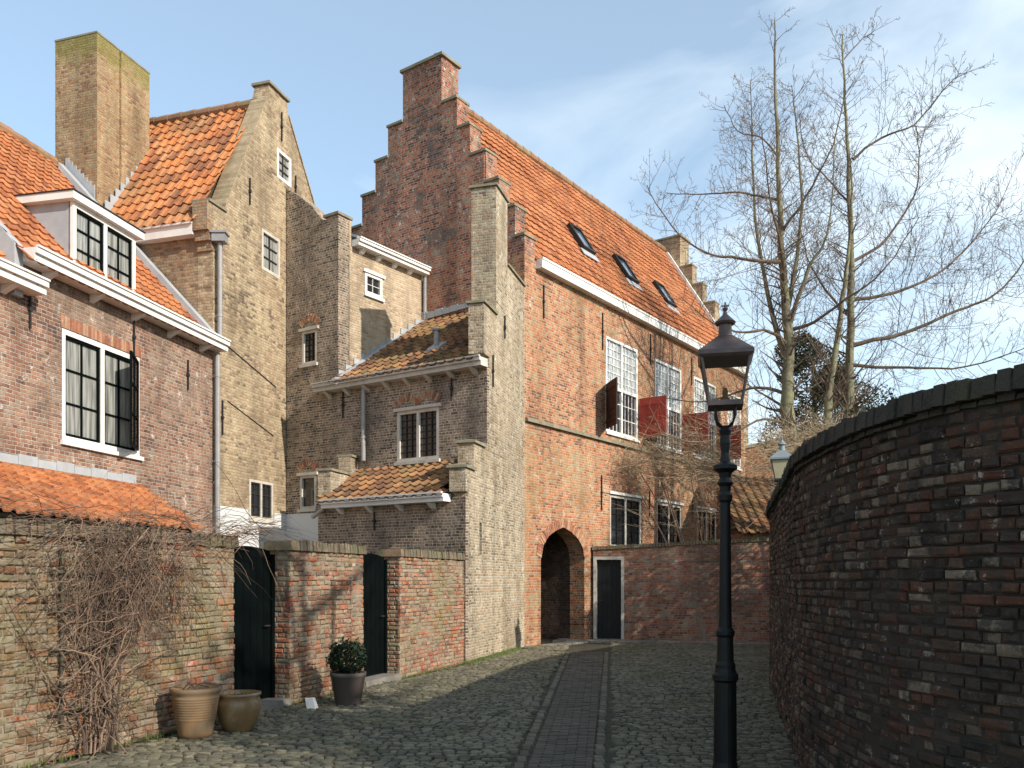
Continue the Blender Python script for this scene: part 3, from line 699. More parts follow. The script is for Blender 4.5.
cap(mh, G, 2.59, 3.93, 15.051, 0, -.68, th=.07, o=.06, hump=.03)
m = MB(); m.lathe([(.09, 15.1), (.09, 15.4), (.11, 15.42), (.11, 15.46)], 12, c=G.P(3.1, 0, -.45)[:2]); m.build('chimney_pot', 'ridge', mh)
# pilaster strips on the gable
m = MB(); m.fbox(G, 1.2, 2.06, 8.5, 12.1, .001, .03); m.build('gable_strips', 'gable', mh)
# far gable
FG = Fr(FAC.P(LEN, 0)[:2], v, (-1, -1))
m = MB(); m.prism(FG, [(0, 6)] + prof + [(6.65, 6)], (), 0, -.4); m.fbox(FG, 2.59, 3.93, 13.76, 15.05, -.8, 0.0); m.build('rear_gable', 'buff', mh)
for a0, a1, z in steps: cap(mh, FG, a0 + .03, a1 - .03, z + .001, 0, -.4, th=.06, o=.05)
cap(mh, FG, 2.59, 3.93, 15.051, 0, -.8, th=.07, o=.06, hump=.03)
# back + far walls
m = MB(); m.fbox(G, 6.25, 6.65, -.05, EZ, -LEN, -.46); m.fbox(FG, 0.0, 6.6, -.05, 6, -.4, 0.0); m.build('rear_wall', 'gable', mh)
m = MB(); m.fbox(FAC, .46, LEN, 4.9, 4.95, -6.2, -.46); m.build('floor_slab', 'wood', mh)
# roof
sl = math.hypot(HW / 2, RZ - EZ - .02)
Sd = Vector((v[0] * HW / 2, v[1] * HW / 2, RZ - EZ - .02)).normalized(); Ud = Vector((u[0], u[1], 0))
E0 = FAC.P(0, EZ + .0, .12) - Vector((0, 0, .15))
rf, O_, U_, S_, N_ = roof(mh, 'roof', 'tile', E0, Ud, Sd, .5, LEN - .02, sl + .2, th=.29, tw=.235, sag=.05, amp=.013)
BO = G.P(HW + .1, EZ - .15, 0)
roof(mh, 'rear_roof', 'tile', BO, Ud, Vector((-v[0] * HW / 2, -v[1] * HW / 2, RZ - EZ)), .5, LEN, sl + .1, th=.3, tw=.47)
slab(mh, 'roof_deck', 'wood', [FAC.P(.46, EZ - .05, 0), FAC.P(LEN, EZ - .05, 0), FAC.P(LEN, RZ - .06, -HW / 2), FAC.P(.46, RZ - .06, -HW / 2)], .06)
slab(mh, 'roof_deck', 'wood', [FAC.P(.46, EZ - .05, -HW), FAC.P(LEN, EZ - .05, -HW), FAC.P(LEN, RZ - .06, -HW / 2), FAC.P(.46, RZ - .06, -HW / 2)], .06)
ridge(mh, FAC.P(.46, RZ + .07, -HW / 2), FAC.P(LEN, RZ + .07, -HW / 2))
m = MB(); m.fbox(FAC, .47, LEN, EZ - .22, EZ - .02, .002, .2); m.fbox(FAC, .47, LEN, EZ - .02, EZ + .03, .12, .22); m.build('eave_board', 'white', mh)
m = MB()   # white verge flashing at far gable
a0 = O_ + U_ * (LEN - .16) + N_ * .03; m.hexa([a0, a0 + U_ * .15, a0 + U_ * .15 + S_ * (sl), a0 + S_ * sl, a0 + N_ * .1, a0 + U_ * .15 + N_ * .1, a0 + U_ * .15 + S_ * sl + N_ * .1, a0 + S_ * sl + N_ * .1]); m.build('verge', 'white', mh)
# string course
m = MB(); m.fbox(FAC, .02, 14.3, 5.40, 5.47, .002, .09); m.fbox(FAC, .02, 14.3, 5.47, 5.50, .002, .06); m.build('string_course', 'capstone', mh)
for i, (a, b) in enumerate(wins):
    w = window(mh, FAC, a, b, 5.70, 8.36, cols=4, rows=6, fw=.08, mull=2, frame='white', bar='white', pane='pane_grey', depth=-.05, split=6.98, sillm='white', barw=.022)
    w_ = MB(); k_ = (b - a) / 2
    # lower darker leaves
    w_.fbox(FAC, a + .09, a + k_ - .05, 5.79, 6.93, -.075, -.066); w_.fbox(FAC, a + k_ + .05, b - .09, 5.79, 6.93, -.075, -.066)
    w_.build('lower_pane', 'pane', w)
for i, (a, b) in enumerate(lows):
    window(mh, FAC, a, b, 2.5, 4.0, cols=2, rows=3, fw=.09, mull=2, frame='cream', bar='blackpaint', pane='pane', depth=-.06, head='white', sillm='cream', barw=.03, casement=.035)
def shutter(ax, ang, mat, lab=None, W_=.86, z0=5.76, z1=6.92):
    # hinged at ax, ang degrees from closed(+u) towards outward
    q = FAC.P(ax, 0, .03); D = Vector(FAC.D).to_2d() if False else Vector((FAC.D[0], FAC.D[1])); N = Vector((FAC.N[0], FAC.N[1]))
    dv = D * math.cos(R(ang)) + N * math.sin(R(ang)); fr = Fr((q.x, q.y), (dv.x, dv.y), (-1, -1)); s = MB()
    s.fbox(fr, 0, W_, z0, z1, -.018, .018)
    o = s.build('shutter', mat, mh)
    s = MB()
    for d0, d1 in ((.019, .032), (-.032, -.019)):
        s.fbox(fr, .02, W_ - .02, z0 + .14, z0 + .22, d0, d1); s.fbox(fr, .02, W_ - .02, z1 - .22, z1 - .14, d0, d1); s.fbox(fr, .3, .62, z0 + .45, z0 + .8, d0, d1 + (.006 if d1 > 0 else 0))
    s.build('ledge', mat, o)
    if lab: o['label'] = lab
shutter(3.92, 132, 'browns', 'dark weathered shutter standing open at the left of the first window', z1=7.0)
for a, b in wins[:3]: shutter(b + .03, 90, 'red')
shutter(wins[1][0] - .02, 160, 'browns')
anchors(mh, FAC, [(.8, 8.05, 8.87), (3.72, 7.9, 8.91), (6.62, 8.08, 9.0), (9.6, 8.0, 8.9), (3.66, 3.5, 4.47), (6.55, 3.5, 4.28), (9.67, 3.5, 4.24)])
# skylights
for x0, up0, w_, h_ in ((4.25, 2.1, .68, .95), (6.75, 1.9, .72, .98), (9.4, 1.8, .72, .95)):
    s = MB(); lift = N_ * .09
    def rp(x, y, h): return O_ + U_ * x + S_ * y + N_ * h
    def rbox(mb, xa, xb, ya, yb, ha, hb): mb.hexa([rp(xa, ya, ha), rp(xb, ya, ha), rp(xb, yb, ha), rp(xa, yb, ha), rp(xa, ya, hb), rp(xb, ya, hb), rp(xb, yb, hb), rp(xa, yb, hb)])
    rbox(s, x0, x0 + .09, up0, up0 + h_, .0, .16); rbox(s, x0 + w_ - .09, x0 + w_, up0, up0 + h_, .0, .16); rbox(s, x0 + .09, x0 + w_ - .09, up0, up0 + .09, 0, .16); rbox(s, x0 + .09, x0 + w_ - .09, up0 + h_ - .09, up0 + h_, 0, .18)
    so_ = s.build('skylight', 'iron', mh); s = MB(); rbox(s, x0 + .085, x0 + w_ - .085, up0 + .085, up0 + h_ - .085, .1, .12); s.build('pane', 'pane_sky', so_)
    s = MB(); rbox(s, x0 - .1, x0 + w_ + .1, up0 - .25, up0 - .001, .05, .075); s.build('flashing', 'lead', so_)

# ================================================================== ANNEX
an = thing('brick_annex', 'weathered brown brick annex with mossy tiled roofs against the stepped gable', 'house', (-1.8, 18.8, 0))
m = MB()
m.prism(TW, [(4.5, -.05), (4.5, 8.6), (2.872, 8.6), (2.872, 7.25), (1.15, 7.25), (1.15, 6.22), (1.52, 6.22), (1.52, 4.55), (1.3, 4.3), (.5, 4.3), (.5, 3.75), (0, 3.75), (0, 3.3), (.14, 3.3), (.14, -.05)], [hole(.86, 1.02, 2.1, 2.75)], 0, -.33)
m.fbox(TW, 2.0, 2.87, 7.2, 10.0, -.55, .004)
m.build('buttress_wall', 'tower', an)
m = MB(); m.fbox(TW, .86, 1.02, 2.1, 2.75, -.3, -.12); m.build('slit', 'blackpaint', an)
for a0, a1, z, d1 in ((0, .5, 3.751, -.33), (.5, 1.15, 4.301, -.33), (1.15, 2.0, 7.251, -.33), (2.0, 2.87, 10.001, -.55), (2.9, 4.3, 8.601, -.33)): cap(an, TW, a0, a1, z, 0, d1, th=.05, o=.045, hump=.05)
anchors(an, TW, [(2.6, 6.9, 7.4), (1.72, 5.65, 6.32)])
m = MB()
m.prism(F1, [(.3, -.05), (4.22, -.05), (4.22, 6.1), (.3, 6.1)], [hole(1.25, 2.43, 4.2, 5.32)], 0, -.35)
m.fbox(F1, .0, .3, 4.3, 6.1, -.08, 0); m.build('upper_wall', 'annex', an)
window(an, F1, 1.25, 2.43, 4.2, 5.32, cols=3, rows=7, fw=.075, mull=2, frame='cream', bar='iron', pane='pane', depth=-.04, head='cream', sillm='cream', barw=.016)
relief_arch(an, F1, 1.28, 1.82, 5.40); relief_arch(an, F1, 1.86, 2.4, 5.40)
m = MB(); m.prism(F2, [(.3, -.05), (3.94, -.05), (3.94, 3.15), (.3, 3.15)], (), 0, -.33)
m.fbox(F2, .0, .3, -.05, 3.2, -.1, 0); RT = Fr(F2.P(3.94, 0)[:2], tw, (-1, 0)); m.fbox(RT, .34, 2.0, -.05, 3.4, -.3, 0)
m.build('lower_wall', 'annex', an)
anchors(an, F1, [(4.05, 5.35, 5.95), (.9, 5.4, 5.9)]); anchors(an, F2, [(2.3, 2.62, 3.0)])
# left stepped parapet of lean-to
m = MB(); m.prism(RT, [(0.0, 3.16), (.0, 3.95), (.95, 3.95), (.95, 4.38), (1.95, 4.38), (1.95, 3.16)], (), 0, -.3); m.build('parapet', 'tower', an)
for a0, a1, z in ((.0, .92, 3.951), (.98, 1.9, 4.381)): cap(an, RT, a0, a1, z, 0, -.3, th=.05, o=.04, hump=.03)
# roofs
def zr(p): return Vector((p.x, p.y, 6.2 - .68 * ((p.x - B[0]) * F1.N[0] + (p.y - B[1]) * F1.N[1])))
def ann_in(c):
    q = Vector((c.x, c.y)); w = (q - Vector(W0)); t = (q - Vector(C))
    return (w.x * WR.N[0] + w.y * WR.N[1]) > -.1 and (t.x * TW.N[0] + t.y * TW.N[1]) < -.2
Ua = Vector((-F1.D[0], -F1.D[1], 0)); Nin = Vector((-F1.N[0], -F1.N[1], 0)); pitch = .68
Sa = (Nin + Vector((0, 0, pitch))).normalized()
Oa = F1.P(4.7, 6.13, .28)
Oa.z = 6.13 - .0
roof(an, 'roof', 'tile3', Oa, Ua, Sa, 0, 5.0, 4.6, inside=ann_in, th=.3)
slab(an, 'roof_deck', 'wood', [F1.P(4.2, 6.2, .0), F1.P(.3, 6.2, 0), zr(TW.P(4.2, 0, -.25)), zr(WR.P(3.0, 0, .02))], .06)
gutter(an, F1, -.02, 4.78, 6.16, d=.3, h=.17, n=8)
m = MB()     # lead flashing up the wing wall
for k in range(12):
    a = -.32 + k * .27; b = a + .275; o = .012 * (k % 2)
    p = [zr(WR.P(a, 0, .012)), zr(WR.P(b, 0, .012)), zr(WR.P(b, 0, .30)), zr(WR.P(a, 0, .30))]
    lo = [q + Vector((0, 0, e_)) for q, e_ in zip(p, (.16, .16, .08, .08))]; m.hexa(lo + [q + Vector((0, 0, .02 + o)) for q in lo])
    m.fbox(WR, max(a, .0), max(b, .02), lo[0].z, lo[0].z + .16 + o, .003, .03)
m.build('flashing', 'lead', an)
m = MB()
for k in range(9): m.fbox(G, 1.5 + k * .26, 1.5 + k * .26 + .25, 8.42 - k * .01, 8.56 - (k % 2) * .03, .002, .05)
m.build('flashing', 'lead', an)
vt = MB(); q = Oa + Ua * 2.85 + Sa * 1.15; vt.tube([q, q + Vector((0, 0, .42))], .06, 10); vt.tube([q + Vector((0, 0, .42)), q + Vector((0, 0, .46))], .1, 10); vt.build('roof_vent', 'zinc', an)
vf = MB(); qq = q + Sa * (-.16); vf.hexa([qq + Ua * -.17, qq + Ua * .17, qq + Ua * .17 + Sa * .35, qq + Ua * -.17 + Sa * .35] + [p_ + Vector((0, 0, .09)) for p_ in (qq + Ua * -.17, qq + Ua * .17, qq + Ua * .17 + Sa * .35, qq + Ua * -.17 + Sa * .35)]); vf.build('vent_flashing', 'lead', an)
pipe(an, F1, 3.35, 4.3, 6.05, r=.05)
# lean-to roof
Ol = F2.P(3.94, 3.22, .25); pl = .55; Sl_ = (Nin + Vector((0, 0, pl))).normalized()
def zl(p): return Vector((p.x, p.y, 3.25 - pl * ((p.x - C[0]) * F2.N[0] + (p.y - C[1]) * F2.N[1])))
def lean_in(c):
    t = Vector((c.x, c.y)) - Vector(C); s = Vector((c.x, c.y)) - Vector((RT.O[0], RT.O[1]))
    if t.x * F2.N[0] + t.y * F2.N[1] > -.2 and (t.x * TW.N[0] + t.y * TW.N[1]) > -.45: return False
    return (t.x * TW.N[0] + t.y * TW.N[1]) < -.2 and (s.x * RT.N[0] + s.y * RT.N[1]) < -.14 and ((c.x - B[0]) * F1.N[0] + (c.y - B[1]) * F1.N[1]) > -.1
roof(an, 'lean_to_roof', 'tile3', Ol, Ua, Sl_, -.5, 4.4, 2.2, inside=lean_in, th=.28)
slab(an, 'roof_deck', 'wood', [F2.P(3.7, 3.25, .0), F2.P(.3, 3.25, 0), zl(TW.P(1.35, 0, -.25)), zl(RT.P(1.35, 0, -.1))], .05)
gutter(an, F2, .36, 3.62, 3.26, d=.28, h=.15, n=4, mat='white')
m = MB()
for k in range(13): m.fbox(F1, .4 + k * .26, .4 + k * .26 + .25, 3.96, 4.08 - (k % 2) * .02, .002, .04)
m.build('flashing', 'lead', an)
m = MB(); m.tube([F2.P(3.62, 3.12, .14), F2.P(4.4, 3.0, -.3)], .05, 8); m.build('downpipe', 'zinc', an)

# ================================================================== REAR WING
rwg = thing('rear_wing', 'tall narrow buff brick wing between the pointed gable and the annex', 'house', (-4.6, 21.0, 0))
m = MB()
m.prism(F1, [(4.222, -.05), (5.96, -.05), (5.96, 11.15), (5.5, 10.85), (5.08, 10.5), (4.75, 10.12), (4.62, 10.08), (4.62, 10.12), (4.222, 10.12)], [hole(4.92, 5.42, 6.76, 7.56), hole(4.95, 5.49, 3.3, 4.1)], 0, -.35)
m.build('side_wall', 'annex', rwg)
m = MB(); m.prism(WR, [(.36, 4), (3.4, 4), (3.4, 9.5), (.36, 9.5)], [hole(.87, 1.46, 8.52, 9.03)], .0, -.3)
m.fbox(WR, .355, .42, 9.5, 10.12, -.35, .001)
m.build('front_wall', 'lightbuff', rwg)
cap(rwg, F1, 4.23, 4.62, 10.121, 0, -.4, th=.06, o=.05, hump=.03)
window(rwg, F1, 4.92, 5.42, 6.76, 7.56, cols=3, rows=5, fw=.06, mull=1, frame='cream', bar='iron', pane='pane', depth=-.04, head='cream', sillm='cream', barw=.014)
window(rwg, F1, 4.95, 5.49, 3.3, 4.1, cols=1, rows=1, fw=.06, mull=1, frame='cream', pane='pane', depth=-.04, head='cream', sillm='cream')
relief_arch(rwg, F1, 4.92, 5.42, 7.65); relief_arch(rwg, F1, 4.95, 5.49, 4.19)
window(rwg, WR, .87, 1.46, 8.52, 9.03, cols=2, rows=2, fw=.07, mull=1, frame='white', bar='white', pane='pane', depth=-.03, head='white', sillm='white', barw=.012)
gutter(rwg, WR, .44, 3.25, 9.66, d=.28, h=.15, n=5, mat='white')
pipe(rwg, WR, 2.95, 8.0, 9.5, r=.045)
Sw = (Vector((-WR.N[0], -WR.N[1], 0)) + Vector((0, 0, .55))).normalized()
slab(rwg, 'roof_deck', 'lead', [WR.P(.43, 9.72, .2), WR.P(3.4, 9.72, .2), WR.P(3.4, 9.7 + 1.6 * .55, -1.6), WR.P(.43, 9.7 + 1.6 * .55, -1.6)], .05)
m = MB(); m.fbox(F1, 3.96, 5.95, -.03, 3.2, .002, .02); m.build('painted_plinth', 'whitewash', rwg)

# ================================================================== TALL POINTED GABLE HOUSE
tg = thing('pointed_gable_house', 'tall buff brick house with pointed gable and huge square chimney', 'house', (-7.0, 20.0, 0))
m = MB()
m.prism(TG, [(0, -.05), (5.0, -.05), (5.0, 10.0), (4.15, 11.35), (2.97, 12.95), (2.90, 13.3), (2.12, 13.3), (1.98, 12.85), (.42, 9.75), (.42, 9.6), (0, 9.6)],
        [hole(2.47, 3.09, 11.27, 11.97), hole(1.83, 2.6, 8.85, 9.8), hole(1.32, 2.29, 3.0, 3.9)], 0, -.38)
m.build('gable_wall', 'buff', tg)
m = MB(); m.prism(TS, [(.385, -.05), (6.0, -.05), (6.0, 9.1), (.385, 9.1)], (), 0, -.3)
m.fbox(TS, .0, .365, 9.0, 9.6, .002, .2); m.fbox(TS, .0, .365, 8.8, 8.999, .002, .12); m.fbox(TS, .0, .365, 8.6, 8.799, .002, .05)
m.build('side_wall', 'buffred', tg)
cap(tg, TG, -.12, .42, 9.601, 0, -.38, th=.06, o=.04); cap(tg, TG, 2.12, 2.90, 13.301, 0, -.38, th=.06, o=.06, hump=.05)
for (a0, z0), (a1, z1) in (((.42, 9.74), (2.0, 12.87)), ((4.15, 11.36), (2.97, 12.95)), ((5.0, 10.0), (4.15, 11.35))):
    n = int(math.hypot(a1 - a0, z1 - z0) / .08); c = MB(False)
    for k in range(n):
        t0 = k / n; t1 = (k + .92) / n; p0 = (a0 + (a1 - a0) * t0, z0 + (z1 - z0) * t0 + .003); p1 = (a0 + (a1 - a0) * t1, z0 + (z1 - z0) * t1 + .003)
        h_ = .05; c.hexa([TG.P(p0[0], p0[1], .03), TG.P(p1[0], p1[1], .03), TG.P(p1[0], p1[1], -.41), TG.P(p0[0], p0[1], -.41), TG.P(p0[0], p0[1] + h_, .03), TG.P(p1[0], p1[1] + h_, .03), TG.P(p1[0], p1[1] + h_, -.41), TG.P(p0[0], p0[1] + h_, -.41)], rnd())
    c.build('gable_coping', 'buffcoping', tg)
window(tg, TG, 2.47, 3.09, 11.27, 11.97, cols=2, rows=3, fw=.07, mull=1, frame='white', bar='iron', pane='pane_curtain', depth=-.03, barw=.03)
window(tg, TG, 1.83, 2.6, 8.85, 9.8, cols=2, rows=3, fw=.07, mull=1, frame='cream', bar='iron', pane='pane_curtain', depth=-.04, barw=.03)
window(tg, TG, 1.32, 2.29, 3.0, 3.9, cols=2, rows=3, fw=.06, mull=2, frame='cream', bar='iron', pane='pane', depth=-.03, barw=.025, sillm='cream', casement=.03)
anchors(tg, TG, [(2.64, 12.2, 12.9), (3.27, 11.1, 11.65), (1.32, 10.13, 10.73), (.3, 4.73, 5.48), (2.9, 8.3, 9.1)])
m = MB(); m.hexa([TG.P(.4, 6.72, .001), TG.P(2.4, 6.2, .001), TG.P(2.4, 6.2, .02), TG.P(.4, 6.72, .02), TG.P(.4, 6.745, .001), TG.P(2.4, 6.225, .001), TG.P(2.4, 6.225, .012), TG.P(.4, 6.745, .012)]); 
m.hexa([TG.P(.5, 5.5, .001), TG.P(2.3, 5.02, .001), TG.P(2.3, 5.02, .02), TG.P(.5, 5.5, .02), TG.P(.5, 5.52, .001), TG.P(2.3, 5.04, .001), TG.P(2.3, 5.04, .012), TG.P(.5, 5.52, .012)]); m.build('cable', 'iron', tg)
m = MB(); m.fbox(TG, .02, 3.0, -.03, 3.2, .002, .02)
pw = MB(); pw.prism(TG, [(.02, -.03), (2.9, -.03), (2.9, 3.2), (2.33, 3.2), (2.33, 2.92), (1.27, 2.92), (1.27, 3.2), (.02, 3.2)], (), .02, .002); pw.build('painted_plinth', 'whitewash', tg)
# roof
rz = 12.85; St = Vector((TG.D[0] * 2.37, TG.D[1] * 2.37, rz - 9.2)).normalized(); Ut = Vector((TS.D[0], TS.D[1], 0))
Ot = TS.P(0, 9.2, .22); lt = math.hypot(2.37, rz - 9.2)
roof(tg, 'roof', 'tile2', Ot, Ut, St, .30, 5.6, lt, th=.32, tw=.25, amp=.035)
Ot2 = TS.P(0, 9.0, -5.1); roof(tg, 'rear_roof', 'tile2', Ot2, Ut, Vector((-TG.D[0] * 2.95, -TG.D[1] * 2.95, rz - 9.0)), .39, 5.6, math.hypot(2.95, 3.85), th=.32, tw=.5)
slab(tg, 'roof_deck', 'wood', [TS.P(.39, 8.97, 0), TS.P(5.6, 8.97, 0), TS.P(5.6, rz - .08, -2.15), TS.P(.39, rz - .08, -2.15)], .05)
slab(tg, 'roof_deck', 'wood', [TS.P(.39, 8.9, -5.1), TS.P(5.6, 8.9, -5.1), TS.P(5.6, rz - .08, -2.15), TS.P(.39, rz - .08, -2.15)], .05)
ridge(tg, TS.P(.4, rz + .06, -2.15), TS.P(5.6, rz + .06, -2.15))
m = MB(); m.fbox(TS, .37, 6.0, 8.93, 9.15, .002, .2); m.fbox(TS, .37, 6.0, 9.15, 9.19, .002, .25); m.build('gutter', 'white', tg)
m = MB(); hp = TG.P(.06, 0, .13); m.box(hp.x - .14, hp.x + .14, hp.y - .12, hp.y + .12, 8.78, 8.95); m.box(hp.x - .17, hp.x + .17, hp.y - .15, hp.y + .15, 8.95, 9.0); m.build('hopper', 'zinc', tg)
pipe(tg, TG, .06, 6.7, 8.9, r=.05, d=.13)
# chimney
CH = Fr((-9.16, 19.2), (-.9557, .2944), (-.3, -1))
m = MB(); m.fbox(CH, 0, 1.15, 8.0, 13.68, -.68, 0); m.fbox(CH, -.06, 1.1, 8.0, 13.64, -1.6, -.681); m.build('chimney', 'chimney', tg)
m = MB(); m.fbox(CH, -.01, 1.16, 13.681, 13.72, -.69, .01); m.fbox(CH, -.07, 1.11, 13.641, 13.68, -1.61, -.69); m.build('chimney_cap', 'capstone', tg)
m = MB()
for k in range(8): m.fbox(CH, .05 + k * .1, .05 + k * .1 + .1, 9.9 + k * .05, 10.32 + k * .10, .002, .02)
for k in range(10): a = -.02 - k * .16; m.fbox(Fr(CH.P(-.06, 0, 0)[:2], (.2944, .9557), (1, 0)), .0 + k * .16, .16 + k * .16, 8.9 + k * .17, 9.85 + k * .2, .004, .02)
m.build('flashing', 'lead', tg)

# ================================================================== LEFT HOUSE
lh = thing('terraced_house', 'russet brick house with white gutter, dormer and orange tiled roof', 'house', (-7.0, 15.8, 0))
m = MB(); m.prism(LF, [(-.0, -.05), (5.36, -.05), (5.36, 6.45), (-.0, 6.45)], [hole(2.43, 4.42, 3.88, 5.72)], 0, -.3); m.build('front_wall', 'pink', lh)
m = MB(); m.fbox(LF, 5.08, 5.37, 0, 6.45, -7.5, -.31); m.build('party_wall', 'pink', lh)
# roof
tn = math.tan(R(46.5)); RL = 3.95
Sl2 = (Vector((-LF.N[0], -LF.N[1], 0)) + Vector((0, 0, tn))).normalized(); Ul = Vector((LF.D[0], LF.D[1], 0))
OL = LF.P(0, 6.62 - .25 * tn + .1, .25)
lroof, *_ = roof(lh, 'roof', 'tile', OL, Ul, Sl2, .05, 5.4, (RL + .25) / math.cos(R(46.5)), th=.27, tw=.22, amp=.018)
slab(lh, 'roof_deck', 'wood', [LF.P(.0, 6.5, 0), LF.P(5.4, 6.5, 0), LF.P(5.4, 6.5 + RL * tn, -RL), LF.P(.0, 6.5 + RL * tn, -RL)], .06)
slab(lh, 'rear_roof', 'tile', [LF.P(.0, 6.5, -2 * RL), LF.P(5.4, 6.5, -2 * RL), LF.P(5.4, 6.6 + RL * tn, -RL), LF.P(.0, 6.6 + RL * tn, -RL)], .08)
ridge(lh, LF.P(0, 6.75 + RL * tn, -RL), LF.P(5.4, 6.75 + RL * tn, -RL))
gutter(lh, LF, -.08, 5.36, 6.66, d=.36, h=.2, n=5, mat='white')
PG = Fr(LF.P(5.375, 0)[:2], (-LF.N[0], -LF.N[1]), LF.D)
m = MB(); m.prism(PG, [(-.1, 5.9), (-.1, 6.68), (RL, 6.68 + (RL + .1) * tn), (2 * RL, 6.5), (2 * RL, 5.9)], (), .15, -.02); m.build('rendered_gable', 'lead', lh)
m = MB()   # lead verge towards the tall house
q0 = LF.P(-.02, 6.55, .15); up = (Vector((-LF.N[0], -LF.N[1], 0)) + Vector((0, 0, tn))).normalized(); q1 = q0 + up * 5.6
m.hexa([q0, q0 + Ul * .16, q1 + Ul * .16, q1, q0 + Vector((0, 0, .22)), q0 + Ul * .16 + Vector((0, 0, .2)), q1 + Ul * .16 + Vector((0, 0, .2)), q1 + Vector((0, 0, .22))]); m.build('verge', 'lead', lh)
window_ = window(lh, LF, 2.43, 4.42, 3.88, 5.72, cols=2, rows=3, fw=.09, mull=2, frame='white', bar='green', pane='pane_curtain', depth=-.05, barw=.03, sillm='white', casement=.05)
# open casement leaf on the right half
hp = LF.P(2.53, 0, .03); q = Vector((LF.D[0], LF.D[1])); nn = Vector((LF.N[0], LF.N[1])); dv = q * math.cos(R(28)) + nn * math.sin(R(28))
CF = Fr((hp.x, hp.y), (dv.x, dv.y), (1, -.3)); m = MB(); w_ = .82
for a0, a1, z0, z1 in ((0, .05, 3.98, 5.62), (w_ - .05, w_, 3.98, 5.62), (.05, w_ - .05, 3.98, 4.03), (.05, w_ - .05, 5.57, 5.62), (w_ / 2 - .012, w_ / 2 + .012, 4.03, 5.57), (.05, w_ - .05, 4.53, 4.56), (.05, w_ - .05, 5.06, 5.09)): m.fbox(CF, a0, a1, z0, z1, -.02, .02)
cs = m.build('open_casement', 'green', window_)
m = MB(); m.fbox(CF, .04, w_ - .04, 4.0, 5.6, -.006, .0); m.build('casement_pane', 'glass', window_)
m = MB(); voussoirs(m, LF, [(2.40, 5.725), (4.45, 5.725)], .2, w=.07, d0=.008); m.build('flat_arch', 'relief', lh)
anchors(lh, LF, [(5.13, 5.5, 6.1), (2.63, 5.7, 6.4), (.94, 5.44, 6.05)])
pipe(lh, LF, .02, .0, 6.4, r=.055, d=.12)
# dormer
DF = Fr(LF.P(0, 0, -.3)[:2], LF.D, LF.N)
m = MB(); a0, a1 = 2.2, 3.85; dz0, dz1 = 6.92, 8.05
dm = None
for s in (a0, a1 - .06):
    m = MB()
    m.hexa([DF.P(s, dz0 - .1, -.02), DF.P(s + .06, dz0 - .1, -.02), DF.P(s + .06, dz0 - .1, -.2), DF.P(s, dz0 - .1, -.2), DF.P(s, dz1, -.02), DF.P(s + .06, dz1, -.02), DF.P(s + .06, dz1, -1.35), DF.P(s, dz1, -1.35)])
    if dm is None: dm = m.build('dormer', 'lead', lh)
    else: m.build('dormer_cheek', 'lead', dm)

window(dm, DF, a0, a1, dz0 - .05, dz1, cols=2, rows=3, fw=.08, mull=2, frame='white', bar='green', pane='pane_curtain', depth=.0, barw=.03, casement=.045)
m = MB(); m.fbox(DF, a0 - .12, a1 + .12, dz1 + .001, dz1 + .13, -1.4, .14); m.build('dormer_cornice', 'white', dm)
m = MB(); m.fbox(DF, a0 - .14, a1 + .14, dz1 + .131, dz1 + .15, -1.45, .16); m.build('dormer_roof', 'iron', dm)
m = MB(); q = DF.P(a1 + .04, dz0 - .05, .02); e_ = DF.P(a1 + .04, dz1 + .02, -1.1); 
m.hexa([q, q + Ul * .08, e_ + Ul * .08, e_, q + Vector((0, 0, .07)), q + Ul * .08 + Vector((0, 0, .07)), e_ + Ul * .08 + Vector((0, 0, .07)), e_ + Vector((0, 0, .07))]); m.build('flashing', 'white', dm)
m = MB(); pc = LF.P(1.9, 0, -.75); m.lathe([(.11, 7.2), (.11, 7.9), (.16, 7.93), (.12, 8.02), (.075, 8.2), (.07, 8.3), (.10, 8.33), (.09, 8.37), (.02, 8.42)], 14, c=(pc.x, pc.y)); m.build('vent_pipe', 'iron', lh, smooth=False)

# neighbouring house on far left
nh = thing('neighbouring_house', 'edge of another russet brick house with its own lower white gutter', 'house', (-8.3, 10.5, 0))
m = MB(); m.prism(LF, [(5.37, -.05), (11.5, -.05), (11.5, 6.0), (5.37, 6.0)], (), .012, -.3); m.fbox(LF, 11.2, 11.5, -.05, 6, -7.5, -.3); m.build('front_wall', 'pink', nh)
gutter(nh, LF, 5.12, 11.5, 6.2, d=.36, h=.2, n=6, mat='white')
OLn = LF.P(0, 6.1, .25) + Vector((0, 0, -.02)); roof(nh, 'roof', 'tile', OLn, Ul, Sl2, 5.38, 11.5, 5.4, th=.27, tw=.22, amp=.018)
slab(nh, 'roof_deck', 'wood', [LF.P(5.45, 6.1, 0), LF.P(11.5, 6.1, 0), LF.P(11.5, 6.1 + 3.6 * tn, -3.6), LF.P(5.45, 6.1 + 3.6 * tn, -3.6)], .06)
slab(nh, 'rear_roof', 'tile', [LF.P(5.45, 6.1, -7.2), LF.P(11.5, 6.1, -7.2), LF.P(11.5, 6.15 + 3.6 * tn, -3.6), LF.P(5.45, 6.15 + 3.6 * tn, -3.6)], .06)
anchors(nh, LF, [(7.2, 4.9, 5.6)])

